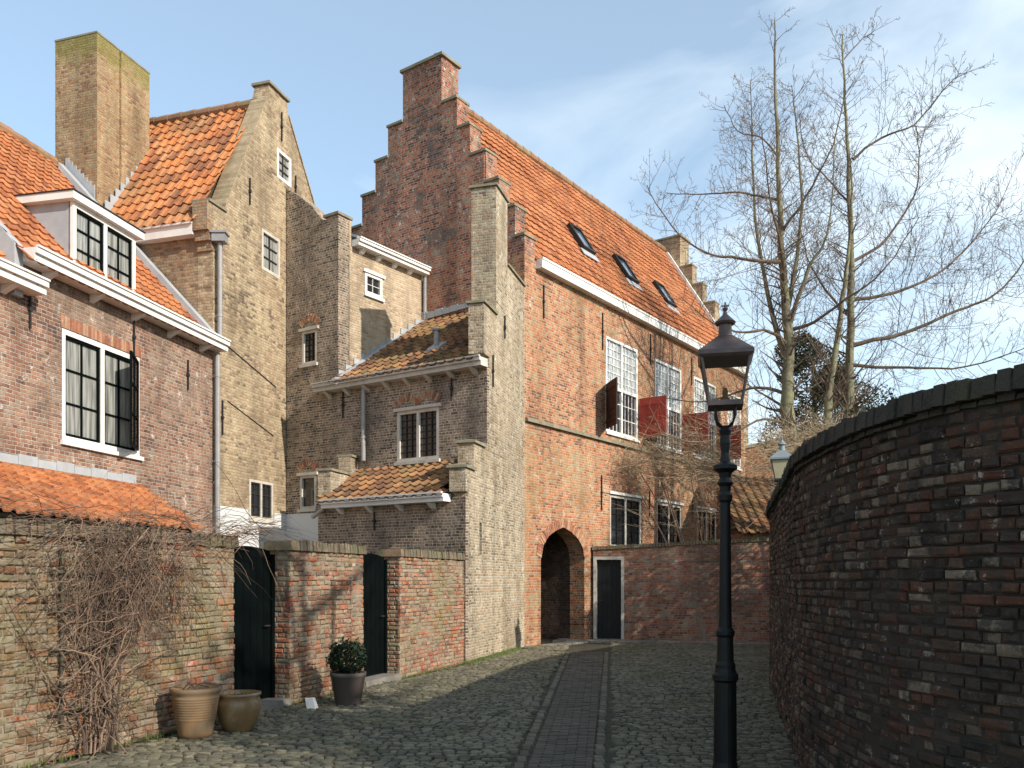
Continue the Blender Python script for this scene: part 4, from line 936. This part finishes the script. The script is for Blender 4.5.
# ================================================================== LEAN-TO SHED behind left wall
ls = thing('lean_to', 'low orange tiled lean-to roof behind the climber-covered garden wall', 'shed', (-7.0, 12.5, 0))
So = (Vector((-LF.N[0], -LF.N[1], 0)) + Vector((0, 0, .43))).normalized()
def ls_in(c):
    a = (c.x - K[0]) * LF.D[0] + (c.y - K[1]) * LF.D[1]; o = (c.x - K[0]) * LF.N[0] + (c.y - K[1]) * LF.N[1]
    return a > 2.55 + o * .62
roof(ls, 'roof', 'tile', LF.P(0, 2.42, 2.15), Ul, So, 2.0, 10.5, 2.3, th=.24, tw=.21, inside=ls_in)
slab(ls, 'roof_deck', 'wood', [LF.P(2.7, 3.3, .02), LF.P(10.5, 3.3, .02), LF.P(10.5, 2.4, 2.1), LF.P(4.0, 2.4, 2.1)], .05)
m = MB()
for k in range(20): m.fbox(LF, 2.6 + k * .4, 2.6 + k * .4 + .39, 3.36, 3.52 - (k % 2) * .03, .004 + (.012 if 2.6 + k * .4 > 5.0 else 0), .05)
m.build('flashing', 'lead', ls)
m = MB(); m.prism(LF, [(4.1, 0), (10.5, 0), (10.5, 2.35), (4.1, 2.35)], (), 2.0, 1.8); m.fbox(LF, 3.5, 4.09, 0, 2.4, .02, 1.9); m.build('wall', 'farwall', ls)

# ================================================================== OUTBUILDINGS on the right, far
ob = thing('outbuilding', 'low outbuilding with weathered pantiles behind the far wall', 'shed', (8.2, 27.0, 0))
m = MB(); m.box(6.75, 10.4, 25.6, 25.85, 0, 3.0); m.box(6.75, 7.0, 25.85, 28.4, 0, 3.0); m.box(10.15, 10.4, 25.85, 28.4, 0, 3.0); m.box(6.75, 10.4, 28.4, 28.65, 0, 4.9); m.build('wall', 'farwall', ob)
roof(ob, 'roof', 'tile3', (6.6, 25.4, 2.98), (1, 0, 0), (0, 1, .62), 0, 3.95, 3.8, th=.32, tw=.27, amp=.04)
slab(ob, 'roof_deck', 'wood', [(6.7, 25.6, 3.0), (10.4, 25.6, 3.0), (10.4, 28.5, 4.78), (6.7, 28.5, 4.78)], .05)
m = MB(); m.tube([(7.65, 25.3, 2.2), (7.65, 25.3, 3.9)], .05, 8); m.build('flue', 'iron', ob)
rb = thing('brick_wall', 'red brick wall with sloping mossy top behind the second lamp', 'wall', (9.8, 32.0, 0))
RB = Fr((8.7, 32.6), (1, -.1), (0, -1)); m = MB(); m.prism(RB, [(0, 0), (5, 0), (5, 7.6), (0, 6.5)], (), 0, -.3); m.build('wall', 'facade', rb)
m = MB(); m.hexa([RB.P(-.03, 6.5, -.35), RB.P(5.03, 7.6, -.35), RB.P(5.03, 7.6, .05), RB.P(-.03, 6.5, .05), RB.P(-.03, 6.62, -.3), RB.P(5.03, 7.72, -.3), RB.P(5.03, 7.72, 0), RB.P(-.03, 6.62, 0)]); m.build('coping', 'capstone', rb)

# ================================================================== LAMPS
def lamp(name, label, x, y, dz=0, headm='lampbrown', rot=R(8), glassm='glass', roofm=None):
    t = thing(name, label, 'street lamp', (x, y, 0), 'gas lantern street lamps')
    m = MB()
    prof = [(.13, 0), (.13, .06), (.115, .10), (.105, .14), (.10, .78), (.118, .80), (.118, .84), (.10, .86), (.092, .89), (.092, .92), (.078, .95), (.072, 1.14), (.085, 1.16), (.085, 1.19), (.062, 1.22), (.058, 1.3), (.047, 2.22 + dz), (.062, 2.24 + dz), (.066, 2.28 + dz), (.05, 2.31 + dz), (.052, 2.35 + dz), (.075, 2.38 + dz), (.05, 2.42 + dz), (.06, 2.46 + dz), (.108, 2.49 + dz), (.108, 2.52 + dz), (.05, 2.55 + dz), (.036, 2.62 + dz), (.05, 2.70 + dz), (.045, 2.76 + dz), (.06, 2.80 + dz), (.035, 2.84 + dz)]
    m.lathe([(r_ * .88, z_) for r_, z_ in prof], 20, c=(x, y)); m.build('post', 'black', t, smooth=False)
    c, s = math.cos(rot), math.sin(rot)
    def L(a, b, z): return Vector((x + a * c - b * s, y + a * s + b * c, z + dz))
    m = MB()
    for sx_, sy_ in ((1, 1), (1, -1), (-1, 1), (-1, -1)): m.tube([L(.015 * sx_, .015 * sy_, 2.82), L(.06 * sx_, .06 * sy_, 2.86), L(.075 * sx_, .075 * sy_, 2.92), L(.075 * sx_, .075 * sy_, 2.985)], .011, 6)
    m.build('fork', 'black', t)
    zb, zt, rb, rt = 3.025, 3.385, .125, .190
    m = MB()
    m.hexa([L(-.137, -.137, 2.985), L(.137, -.137, 2.985), L(.137, .137, 2.985), L(-.137, .137, 2.985), L(-.137, -.137, zb), L(.137, -.137, zb), L(.137, .137, zb), L(-.137, .137, zb)])
    for sx_, sy_ in ((1, 1), (1, -1), (-1, 1), (-1, -1)): m.tube([L(rb * sx_, rb * sy_, zb - .01), L(rt * sx_, rt * sy_, zt)], .0115, 4)
    lt = m.build('lantern_frame', headm, t)
    m = MB()
    for i in range(4):
        q = [(-1, -1), (1, -1), (1, 1), (-1, 1)]; a = q[i]; b = q[(i + 1) % 4]; k = .97
        P = [L(a[0] * rb * k, a[1] * rb * k, zb), L(b[0] * rb * k, b[1] * rb * k, zb), L(b[0] * rt * k, b[1] * rt * k, zt), L(a[0] * rt * k, a[1] * rt * k, zt)]
        m.quad(*P)
    m.build('lantern_glass', glassm, lt, recalc=False)
    m = MB(); h = lambda r, z: [L(-r, -r, z), L(r, -r, z), L(r, r, z), L(-r, r, z)]
    m.hexa(h(.195, zt - .03) + h(.212, zt - .01)); m.hexa(h(.214, zt - .009) + h(.214, zt + .02)); m.hexa(h(.214, zt + .021) + h(.055, zt + .17))
    m.build('lantern_roof', roofm or headm, t)
    m = MB(); m.lathe([(.055, zt - .035 + .2 + dz), (.052, zt - .035 + .3 + dz), (.075, zt - .035 + .305 + dz), (.085, zt - .035 + .32 + dz), (.045, zt - .035 + .36 + dz), (.02, zt - .035 + .385 + dz), (.012, zt - .035 + .41 + dz), (.024, zt - .035 + .43 + dz), (.008, zt - .035 + .45 + dz), (.006, zt - .035 + .485 + dz)], 14, c=(x, y)); m.tube([L(-.03, 0, zt - .035 + .455), L(.03, 0, zt - .035 + .455)], .006, 6); m.build('finial', headm if not roofm else roofm, t)
    m = MB(); m.lathe([(.035, zb + .01 + dz), (.04, zb + .03 + dz), (.02, zb + .05 + dz), (.025, zb + .09 + dz), (.012, zb + .12 + dz)], 12, c=(x, y)); m.build('burner', 'ridge', t)
    return t
lamp('street_lamp', 'tall black cast iron street lamp with brown lantern in the foreground', 1.715, 7.0, rot=R(-12))
lamp('street_lamp', 'distant street lamp with pale grey lantern peeping over the curved wall', 5.06, 16.3, dz=.47, headm='iron', rot=R(-18), glassm='frosted', roofm='lampgrey')

# ================================================================== POTS
t = thing('plant_pot', 'tall ribbed terracotta pot against the garden wall', 'pot', (-3.22, 8.85, 0), 'pots by the garden doors')
m = MB(); pr = [(.155, .0), (.17, .05), (.19, .17)]
for i in range(9): z = .19 + i * .026; r = .196 + i * .004; pr += [(r, z), (r + .006, z + .010), (r, z + .02)]
pr += [(.225, .45), (.25, .47), (.25, .51), (.22, .51), (.20, .42), (.0, .42)]
m.lathe(pr, 28, c=(-3.22, 8.85)); m.build('pot_body', 'terra', t, smooth=True)
m = MB(); m.lathe([(.198, .4), (.198, .455)], 20, c=(-3.22, 8.85)); m.build('soil', 'earth', t)
m = MB(); 
for i in range(8): a = U(0, 6.28); m.tube([(-3.22 + .15 * math.cos(a), 8.85 + .15 * math.sin(a), .45), (-3.22 + .1 * math.cos(a + 1), 8.85 + .1 * math.sin(a + 1), .56), (-3.22 + .27 * math.cos(a + 1.6), 8.85 + .27 * math.sin(a + 1.6), .53)], .005, 5, rnd())
m.build('dry_stems', 'twig', t)
t = thing('plant_pot', 'wide round glazed brown bowl pot in front of green door', 'pot', (-2.90, 9.22, 0), 'pots by the garden doors')
m = MB(); m.lathe([(.14, 0), (.15, .02), (.20, .12), (.235, .24), (.235, .32), (.215, .365), (.235, .385), (.235, .41), (.205, .41), (.195, .34), (.0, .34)], 30, c=(-2.90, 9.22)); m.build('pot_body', 'glazed', t, smooth=True)
m = MB(); m.lathe([(.192, .33), (.19, .37)], 20, c=(-2.90, 9.22)); m.build('soil', 'earth', t)
def leaves(mb, c, r, n, s, flat=1.0, hollow=.35):
    for _ in range(n):
        d = Vector((U(-1, 1), U(-1, 1), U(-1, 1)))
        if d.length > 1 or d.length < .01: continue
        d = d.normalized() * (d.length ** hollow)
        lump = 1 + .25 * noise.noise(d * 2.2 + Vector(c))
        p = Vector(c) + Vector((d.x * r[0], d.y * r[1], d.z * r[2])) * lump
        a = Vector((U(-1, 1), U(-1, 1), U(-1, 1))).normalized() * s * U(.6, 1.3); b = a.cross(Vector((U(-1, 1), U(-1, 1), U(-1, 1)))).normalized() * s * .5
        mb.quad(p - a, p + b, p + a, p - b, rnd())
m = MB(False); leaves(m, (-2.90, 9.22, .375), (.18, .18, .03), 260, .014); m.build('moss_plants', 'grass', t, recalc=False)
t = thing('plant_pot', 'grey brown pot holding a round clipped boxwood bush', 'pot', (-2.10, 11.15, 0), 'pots by the garden doors')
m = MB(); m.lathe([(.155, 0), (.16, .01), (.215, .36), (.23, .37), (.23, .42), (.205, .42), (.2, .36), (.0, .36)], 28, c=(-2.10, 11.15)); m.build('pot_body', 'greypot', t, smooth=True)
m = MB(False); leaves(m, (-2.10, 11.15, .60), (.24, .24, .22), 5600, .022); leaves(m, (-2.12, 11.15, .62), (.26, .25, .24), 450, .03, hollow=.2); m.build('boxwood', 'box', t, recalc=False)
m = MB(); m.tube([(-2.1, 11.15, .34), (-2.1, 11.15, .55)], .03, 8); m.build('stem', 'bark', t)
m = MB(); m.hexa([(-2.55, 10.80, 0), (-2.43, 10.77, 0), (-2.41, 10.84, 0), (-2.53, 10.87, 0), (-2.58, 10.85, .13), (-2.48, 10.82, .14), (-2.46, 10.87, .13), (-2.56, 10.90, .12)])
tag(m.build('stone_block', 'whitewash'), 'small white stone block leaning by the boxwood pot', 'stone')

# ================================================================== CLIMBER on left wall
cl = thing('climbing_plant', 'bare tangled climber with trellis on the left garden wall', 'climber', (-4.35, 7.2, 0))
m = MB()
for z in (.42, .98, 1.32, 1.66): m.fbox(GW, -2.62, -1.82, z, z + .03, .05, .075)
for a in (-2.5, -1.98): m.fbox(GW, a, a + .03, .3, 1.9, .03, .049)
m.build('trellis', 'wood', cl)
m = MB(False)
def stem(a, z, d, da, dz, dd, n, step, r, col, wig=.5, droop=0, zmin=.03, tgt=None):
    pts = []; rr = []
    for i in range(n):
        pts.append(GW.P(a, max(z, zmin), max(d, .03))); rr.append(r * (1 - .75 * i / n))
        q = math.sqrt(da * da + dz * dz + dd * dd) + 1e-6; a += da / q * step; z += dz / q * step; d += dd / q * step
        da += U(-wig, wig); dz += U(-wig, wig) - droop; dd += U(-wig, wig) * .5 - (d - .12) * .6
    m.tube(pts, rr, 5, col, cap=False)
for i in range(15):       # rising main stems
    stem(-2.2 + U(-.16, .16), .02, U(.08, .3), U(-.3, .3), 1.5, 0, random.randint(14, 24), .1, U(.006, .016), rnd(), .34)
for i in range(560):       # hanging tangle below the coping
    a = -1.85 + random.gauss(0, .5); stem(a, U(1.35, 2.2) - abs(a + 1.9) * .1, U(.05, .28), U(-1, 1), U(-1.2, .5), U(-.2, .2), random.randint(6, 16), .08, U(.002, .0048), rnd(), .5, .12)
for i in range(150):       # loose loops near the foot
    a = -2.2 + random.gauss(0, .28); stem(a, U(.1, 1.3), U(.05, .35), U(-1, 1), U(-.6, 1), U(-.2, .3), random.randint(8, 18), .07, U(.0025, .006), rnd(), .45, .03)
for i in range(230):       # stems along and above the coping
    a = U(-5.6, .5); stem(a, H + .1 + U(-.1, .2), U(-.1, .2), random.choice((-1, 1)), U(-.2, .5), 0, random.randint(8, 18), .09, U(.002, .005), rnd(), .28, .05)
for i in range(14):        # over the first door
    stem(-.3 + U(-.2, .2), H + .12, U(-.2, .1), 1, .25, 0, random.randint(12, 22), .09, U(.003, .006), rnd(), .2, .04)
m.build('stems', 'twig', cl, recalc=False)

# ================================================================== TREES
def branch(mb, p, d, L, r, lvl, up=.25, spread=.8, nseg=7):
    pts = [Vector(p)]; rr = [r]; d = Vector(d).normalized()
    for i in range(nseg):
        d = (d + Vector((U(-1, 1), U(-1, 1), U(-1, 1))) * .16 + Vector((0, 0, up * .22))).normalized()
        pts.append(pts[-1] + d * L / nseg); rr.append(max(r * (1 - (i + 1) / nseg * .85), .0042))
    mb.tube(pts, rr, 5 if r > .02 else 3, rnd(), cap=False)
    if lvl > 0:
        n = max(3, int(L * 4)) if lvl > 1 else max(3, int(L * 5))
        for k in range(n):
            t = .18 + .82 * (k + rnd()) / n; f = t * nseg; i = min(int(f), nseg - 1); q = pts[i].lerp(pts[i + 1], f - i); dd = (pts[i + 1] - pts[i]).normalized()
            side = dd.cross(Vector((U(-1, 1), U(-1, 1), U(-1, 1)))).normalized()
            branch(mb, q, dd * .55 + side * spread + Vector((0, 0, .2)), L * U(.28, .5) * (1.1 - t * .5), max(rr[i] * .5, .004), lvl - 1, up, spread, 5)
def limb(mb, tw_, pts, r0, r1, dens=2.0, L=1.6, lvl=1, n=8, sub=4):
    P = [Vector(p) for p in pts]; q = []
    for i in range(len(P) - 1):
        a = [P[max(i - 1, 0)], P[i], P[i + 1], P[min(i + 2, len(P) - 1)]]
        for k in range(sub):
            t = k / sub; q.append(.5 * ((2 * a[1]) + (-a[0] + a[2]) * t + (2 * a[0] - 5 * a[1] + 4 * a[2] - a[3]) * t * t + (-a[0] + 3 * a[1] - 3 * a[2] + a[3]) * t ** 3))
    q.append(P[-1]); q = [x + Vector((U(-1, 1), U(-1, 1), U(-1, 1))) * .02 for x in q]
    rr = [r0 + (r1 - r0) * (i / (len(q) - 1)) ** .62 for i in range(len(q))]
    mb.tube(q, rr, n, rnd(), cap=False)
    tot = sum((b - a).length for a, b in zip(q, q[1:])); cnt = int(tot * dens)
    for k in range(cnt):
        t = .12 + .88 * (k + rnd()) / cnt; f = t * (len(q) - 1); i = min(int(f), len(q) - 2); p = q[i].lerp(q[i + 1], f - i); d = (q[i + 1] - q[i]).normalized()
        side = d.cross(Vector((U(-1, 1), U(-1, 1), U(-1, 1)))).normalized()
        branch(tw_, p, d * .4 + side + Vector((0, 0, .25)), L * U(.5, 1.1) * (1.15 - .6 * t), max(rr[i] * .25, .009), lvl)
    return q
def dy(pts, a, b):           # give limbs their own depth
    n = len(pts) - 1; return [(x, y + a + (b - a) * i / n, z) for i, (x, y, z) in enumerate(pts)]
tr = thing('bare_tree', 'tall bare tree with thick green trunk nearest the stepped gable house', 'tree', (7.62, 24, 0), 'bare trees behind the curved wall')
tk = MB(); tws = MB(False)
limb(tk, tws, [(7.75, 24, -.1), (7.7, 24, 2.5), (7.64, 24, 5.46), (7.59, 24, 6.57), (7.64, 24, 7.94), (7.53, 24, 9.32), (7.42, 24, 10.98), (7.37, 24, 12.63), (7.28, 24, 14.84), (7.26, 24, 17.05)], .33, .02, dens=5.0, L=1.6, lvl=2, n=12)
for pts, r, a, b, L in (
    ([(7.56, 24, 9.05), (7.86, 24, 10.15), (8.11, 24, 12.08), (8.03, 24, 14.29), (7.94, 24, 15.67)], .11, 0, .7, 1.2),
    ([(7.6, 24, 7.6), (7.2, 24.4, 9.6), (7.0, 24.8, 12.0), (6.95, 24.9, 14.2), (6.98, 25, 16.2)], .12, 0, .4, 1.3),
    ([(7.62, 24, 8.5), (8.11, 24, 10.15), (8.5, 24, 10.9), (8.63, 24, 13.36)], .10, 0, -.8, 1.3),
    ([(7.48, 24, 10.37), (6.98, 24, 10.3), (6.15, 24, 10.3), (5.19, 24, 10.37), (4.22, 24, 10.98), (3.53, 24, 11.94)], .085, 0, -1.2, 1.5),
    ([(7.42, 24, 12.08), (6.84, 24, 12.3), (6.15, 24, 12.5), (5.19, 24, 12.52), (4.41, 24, 12.69)], .06, 0, .9, 1.4),
    ([(7.61, 24, 8.08), (6.98, 24, 8.36), (6.15, 24, 8.22), (5.3, 24, 8.36), (4.4, 24, 8.9)], .08, 0, -1.5, 1.5),
    ([(7.59, 24, 6.7), (6.98, 24, 6.98), (6.34, 24, 6.9), (5.4, 24, 6.7), (4.3, 24, 6.9)], .075, 0, 1.2, 1.4),
    ([(7.6, 24, 5.9), (6.9, 24, 6.0), (6.0, 24, 5.6), (5.0, 24, 5.3), (3.9, 24, 5.5)], .06, 0, -.8, 1.2),
    ([(7.67, 24, 8.5), (8.2, 23.6, 8.6), (8.77, 23.0, 8.99), (9.6, 22.4, 9.6), (10.3, 22, 10.8)], .08, 0, 0, 1.5),
    ([(7.5, 24, 9.8), (7.1, 23, 10.4), (6.5, 22, 11.3), (6.1, 21.2, 12.6)], .07, 0, 0, 1.6),
    ([(7.45, 24, 11.2), (7.9, 23.4, 11.9), (8.4, 22.8, 13.0), (8.6, 22.4, 14.2)], .06, 0, 0, 1.4),
    ([(7.38, 24, 13.2), (6.9, 24, 13.8), (6.3, 24.2, 14.1), (5.9, 24.2, 14.8)], .035, 0, 0, 1.2)):
    limb(tk if r > .09 else tws, tws, dy(pts, a, b), r * .85, .010, dens=8.0, L=L * 1.3, lvl=2, n=7)
tk.build('trunk', 'bark', tr, smooth=True); tws.build('crown', 'twigbark', tr, recalc=False)
tr = thing('bare_tree', 'slender straight bare tree with long limbs sweeping right over the wall', 'tree', (9.27, 24.4, 0), 'bare trees behind the curved wall')
tk = MB(); tws = MB(False)
limb(tk, tws, [(9.3, 24, -.1), (9.27, 24, 5.46), (9.3, 24, 6.57), (9.35, 24, 8.5), (9.35, 24, 10.7), (9.3, 24, 12.63), (9.19, 24, 14.84), (9.1, 24, 16.63)], .22, .018, dens=5, L=1.5, lvl=2, n=10)
for pts, r, a, b, L in (
    ([(9.32, 24, 10.37), (10.15, 24, 10.84), (10.84, 24, 11.67), (11.39, 24, 12.63), (11.53, 24, 13.74), (11.53, 24, 14.49)], .065, 0, .8, 1.6),
    ([(9.35, 24, 8.08), (10.7, 24, 8.36), (12.08, 24, 8.91), (13.05, 24, 9.32), (13.74, 24, 10.15), (14.12, 24, 11.12)], .085, 0, -.8, 1.9),
    ([(9.32, 24, 9.32), (10.7, 24, 9.6), (12.08, 24, 10.29), (13.19, 24, 11.39), (13.88, 24, 12.36)], .075, 0, .6, 1.9),
    ([(9.35, 24, 7.53), (10.7, 24, 7.34), (12.08, 24, 7.26), (13.46, 24, 7.67)], .07, 0, -1.4, 1.6),
    ([(9.38, 24, 13.19), (10.15, 24, 13.74), (10.98, 24, 14.01), (11.67, 24, 14.84), (12.08, 24, 15.26)], .05, 0, -.6, 1.4),
    ([(9.12, 24, 15.94), (9.74, 24, 16.63), (10.1, 24, 16.83)], .025, 0, .3, .8),
    ([(9.3, 24, 12.0), (8.8, 24, 12.8), (8.3, 24, 13.6), (8.2, 24, 14.8)], .04, 0, .8, 1.3),
    ([(9.33, 24, 8.9), (8.9, 24.6, 9.8), (8.6, 25.2, 11.0), (8.6, 25.8, 12.2)], .06, 0, .2, 1.5)):
    limb(tk if r > .09 else tws, tws, dy(pts, a, b), r * .85, .010, dens=8.0, L=L * 1.3, lvl=2, n=7)
tk.build('trunk', 'bark', tr, smooth=True); tws.build('crown', 'twigbark', tr, recalc=False)
tr = thing('bare_tree', 'thin leaning bare trunk between the two taller bare trees', 'tree', (8.6, 23.6, 0), 'bare trees behind the curved wall')
tk = MB(); tws = MB(False)
limb(tk, tws, [(8.5, 23.6, -.1), (8.55, 23.6, 5.74), (8.65, 23.6, 6.98), (8.9, 23.6, 8.77), (9.15, 23.7, 10.29), (9.3, 23.8, 11.9), (9.25, 23.8, 13.2)], .17, .015, dens=4.5, L=1.4, lvl=2, n=9)
tk.build('trunk', 'bark', tr, smooth=True); tws.build('crown', 'twigbark', tr, recalc=False)
# evergreen
ev = thing('evergreen_tree', 'dark bushy evergreen behind the bare trunks above the curved wall', 'tree', (9.8, 28, 0))
tk = MB(); tk.tube([(9.8, 28, 0), (9.85, 28, 4), (9.7, 28, 8.5)], [.2, .15, .05], 8); tk.build('trunk', 'bark', ev)
m = MB(False)
for c_, r_2 in (((9.2, 28, 6.2), 1.2), ((10.2, 28, 6.8), 1.2), ((9.7, 27.6, 8.0), 1.1), ((9.3, 28.2, 9.0), .7), ((10.9, 28, 5.8), 1.0), ((10.4, 28.2, 8.0), .7), ((11.4, 28.2, 7.0), 1.1), ((12.2, 28.4, 6.2), 1.0), ((10.2, 28, 4.6), 1.6)):
    leaves(m, c_, (r_2, r_2, r_2 * .9), 5200, .055, hollow=.7)
m.build('crown', 'evergreen', ev, recalc=False)
hg = thing('added_hedge', 'unseen evergreen hedge added behind the curved wall to shade the far wall', 'hedge', (8.0, 19.6, 0))  # out of view, added to throw shade on the far wall
m = MB(False)
for c_ in ((7.3, 18.5, 2.0), (7.8, 19.2, 2.2), (8.3, 20.0, 2.2), (7.4, 18.7, 3.5), (7.9, 19.3, 3.7), (8.4, 20.0, 3.7), (8.0, 19.5, 4.2)): leaves(m, c_, (.8, .8, 1.2), 2600, .07, hollow=.6)
m.build('foliage', 'evergreen', hg, recalc=False)
m = MB(); m.tube([(8.0, 19.6, 0), (8.0, 19.6, 2.5)], [.1, .05], 8); m.build('stem', 'bark', hg)
hl = thing('added_holly', 'unseen evergreen holly added beyond the wall to shade the lane', 'tree', (6.6, 3.0, 0))  # unseen crown added as a shadow caster for the foreground
m = MB(False)
for c_, q_ in (((6.6, 2.6, 5.2), 1.5), ((7.6, 3.6, 4.4), 1.3), ((5.8, 3.6, 4.2), 1.1), ((7.0, 2.2, 6.8), 1.2), ((8.2, 1.2, 5.0), 1.4), ((9.6, .6, 5.6), 1.5), ((9.0, .2, 7.4), 1.3), ((10.6, -.4, 6.6), 1.3)): leaves(m, c_, (q_, q_, q_), 1500, .10, hollow=.7)
m.build('crown', 'evergreen', hl, recalc=False)
m = MB(); m.tube([(6.6, 3.0, 0), (6.7, 2.9, 3), (6.8, 2.6, 6.5)], [.16, .12, .04], 8); m.tube([(6.7, 2.9, 2), (8.4, 1.4, 4.2), (9.8, .2, 6.5)], [.1, .08, .03], 8); m.build('trunk', 'bark', hl)
sb = thing('bare_tree', 'unseen bare tree added right of the camera to dapple the lane with shadow', 'tree', (8.5, 2.5, 0), 'bare trees behind the curved wall')  # unseen tree, placed so its twigs dapple the lane
for tx, ty in ((0, 0),):
    tk = MB(); tws = MB(False)
    limb(tk, tws, [(8.5, 2.5, 0), (8.6, 2.6, 3), (8.5, 2.5, 6), (8.3, 2.6, 9), (8.2, 2.5, 12)], .28, .03, dens=4, L=2.6, lvl=2, n=10)
    for k in range(13):
        a = k * 2.4; z = 3.6 + k * .5; q = Vector((8.5, 2.5, z)); o = Vector((math.cos(a), math.sin(a), .35))
        limb(tk, tws, [q, q + o * 1.2, q + o * 2.4 + Vector((0, 0, .2)), q + o * 3.6 + Vector((0, 0, .6))], .1, .02, dens=4, L=1.8, lvl=2, n=6)
    tk.build('trunk', 'bark', sb, smooth=True); tws.build('crown', 'twigbark', sb, recalc=False)
# straw coloured bush of twigs on top of the wall, and twigs before the facade
def tangle(name, label, boxes, base, n, Lr=(.5, 1.4), r=(.004, .009), mat='tangle', loc=None):
    t = thing(name, label, 'shrub', base); mb = MB(False)
    for (x0, x1, y0, y1, z0, z1), k in boxes:
        for i in range(k):
            p = Vector((U(x0, x1), U(y0, y1), z0 + (z1 - z0) * rnd() ** 1.3)); d = Vector((U(-1, 1), U(-.6, .6), U(-.3, .5))).normalized(); L = U(*Lr); pts = [p]
            for j in range(7): d = (d + Vector((U(-1, 1), U(-1, 1), U(-1, .8))) * .3).normalized(); pts.append(pts[-1] + d * L / 7)
            mb.tube(pts, [U(*r) * (1 - j / 9) for j in range(8)], 3, rnd(), cap=False)
    mb.build('twigs', mat, t, recalc=False)
    mb = MB(False)
    for i in range(7): 
        b = Vector(base); e = Vector((U(boxes[0][0][0], boxes[0][0][1]), U(boxes[0][0][2], boxes[0][0][3]), boxes[0][0][4] + .2)); mb.tube([b + Vector((U(-.15, .15), U(-.15, .15), 0)), b.lerp(e, .5) + Vector((U(-.2, .2), 0, .5)), e], [.03, .022, .012], 6, rnd(), cap=False)
    mb.build('stems', 'twigbark', t, recalc=False)
tangle('rambling_shrub', 'straw coloured leafless bramble spilling over the curved wall top', [((6.2, 8.6, 19.8, 21.6, 4.3, 5.15), 900), ((6.8, 9.5, 21.0, 22.8, 4.3, 5.5), 700), ((5.6, 7.2, 17.6, 19.0, 3.4, 4.5), 400)], (7.6, 21.6, 0), 0)
tangle('rambling_shrub', 'bare twiggy shrub in front of the lower house windows', [((3.3, 5.6, 23.9, 25.0, 4.5, 5.6), 520), ((4.6, 6.6, 23.6, 24.6, 4.3, 5.8), 420), ((3.6, 6.6, 23.8, 24.6, 3.0, 4.5), 120)], (5.6, 24.3, 0), 0, Lr=(.6, 1.7), r=(.004, .008))
# grass at the foot of the buttress
m = MB(False)
for i in range(1500):
    a = U(-.2, 3.6); p = TW.P(a, 0, abs(random.gauss(0, .09)) + .01); h_ = U(.02, .07); dx, dy_ = U(-.02, .02), U(-.02, .02)
    m.quad(p + Vector((-.005, 0, 0)), p + Vector((.005, 0, 0)), p + Vector((.004 + dx, dy_, h_)), p + Vector((-.002 + dx, dy_, h_)), rnd())
for i in range(1100):
    a = U(-6, 6.9); 
    if 0 < a < 1.1 or 3 < a < 4.2: continue
    p = GW.P(a, 0, abs(random.gauss(0, .05)) + .01); h_ = U(.02, .06); dx, dy_ = U(-.02, .02), U(-.02, .02)
    m.quad(p + Vector((-.004, 0, 0)), p + Vector((.004, 0, 0)), p + Vector((.003 + dx, dy_, h_)), p + Vector((-.002 + dx, dy_, h_)), rnd())
tag(m.build('grass', 'grass', recalc=False), 'tufts of grass and moss along the wall feet', 'grass', kind='stuff')

m = MB(False)
for i in range(420):
    if i % 2: a = U(-4.5, 6.9); p = GW.P(a, 0, .04 + abs(random.gauss(0, .35)))
    else: a = U(7, 20); p = RC.P(a, 0, .08 + abs(random.gauss(0, .3)))
    q = Vector((U(-1, 1), U(-1, 1), U(-.2, .2))).normalized() * U(.015, .035); r_ = Vector((-q.y, q.x, U(-.01, .01))) * .6; p = p + Vector((0, 0, .035))
    m.quad(p - q, p + r_, p + q, p - r_, rnd())
tag(m.build('fallen_leaves', 'twig', recalc=False), 'dry fallen leaves scattered along the lane edges', 'leaves', kind='stuff')
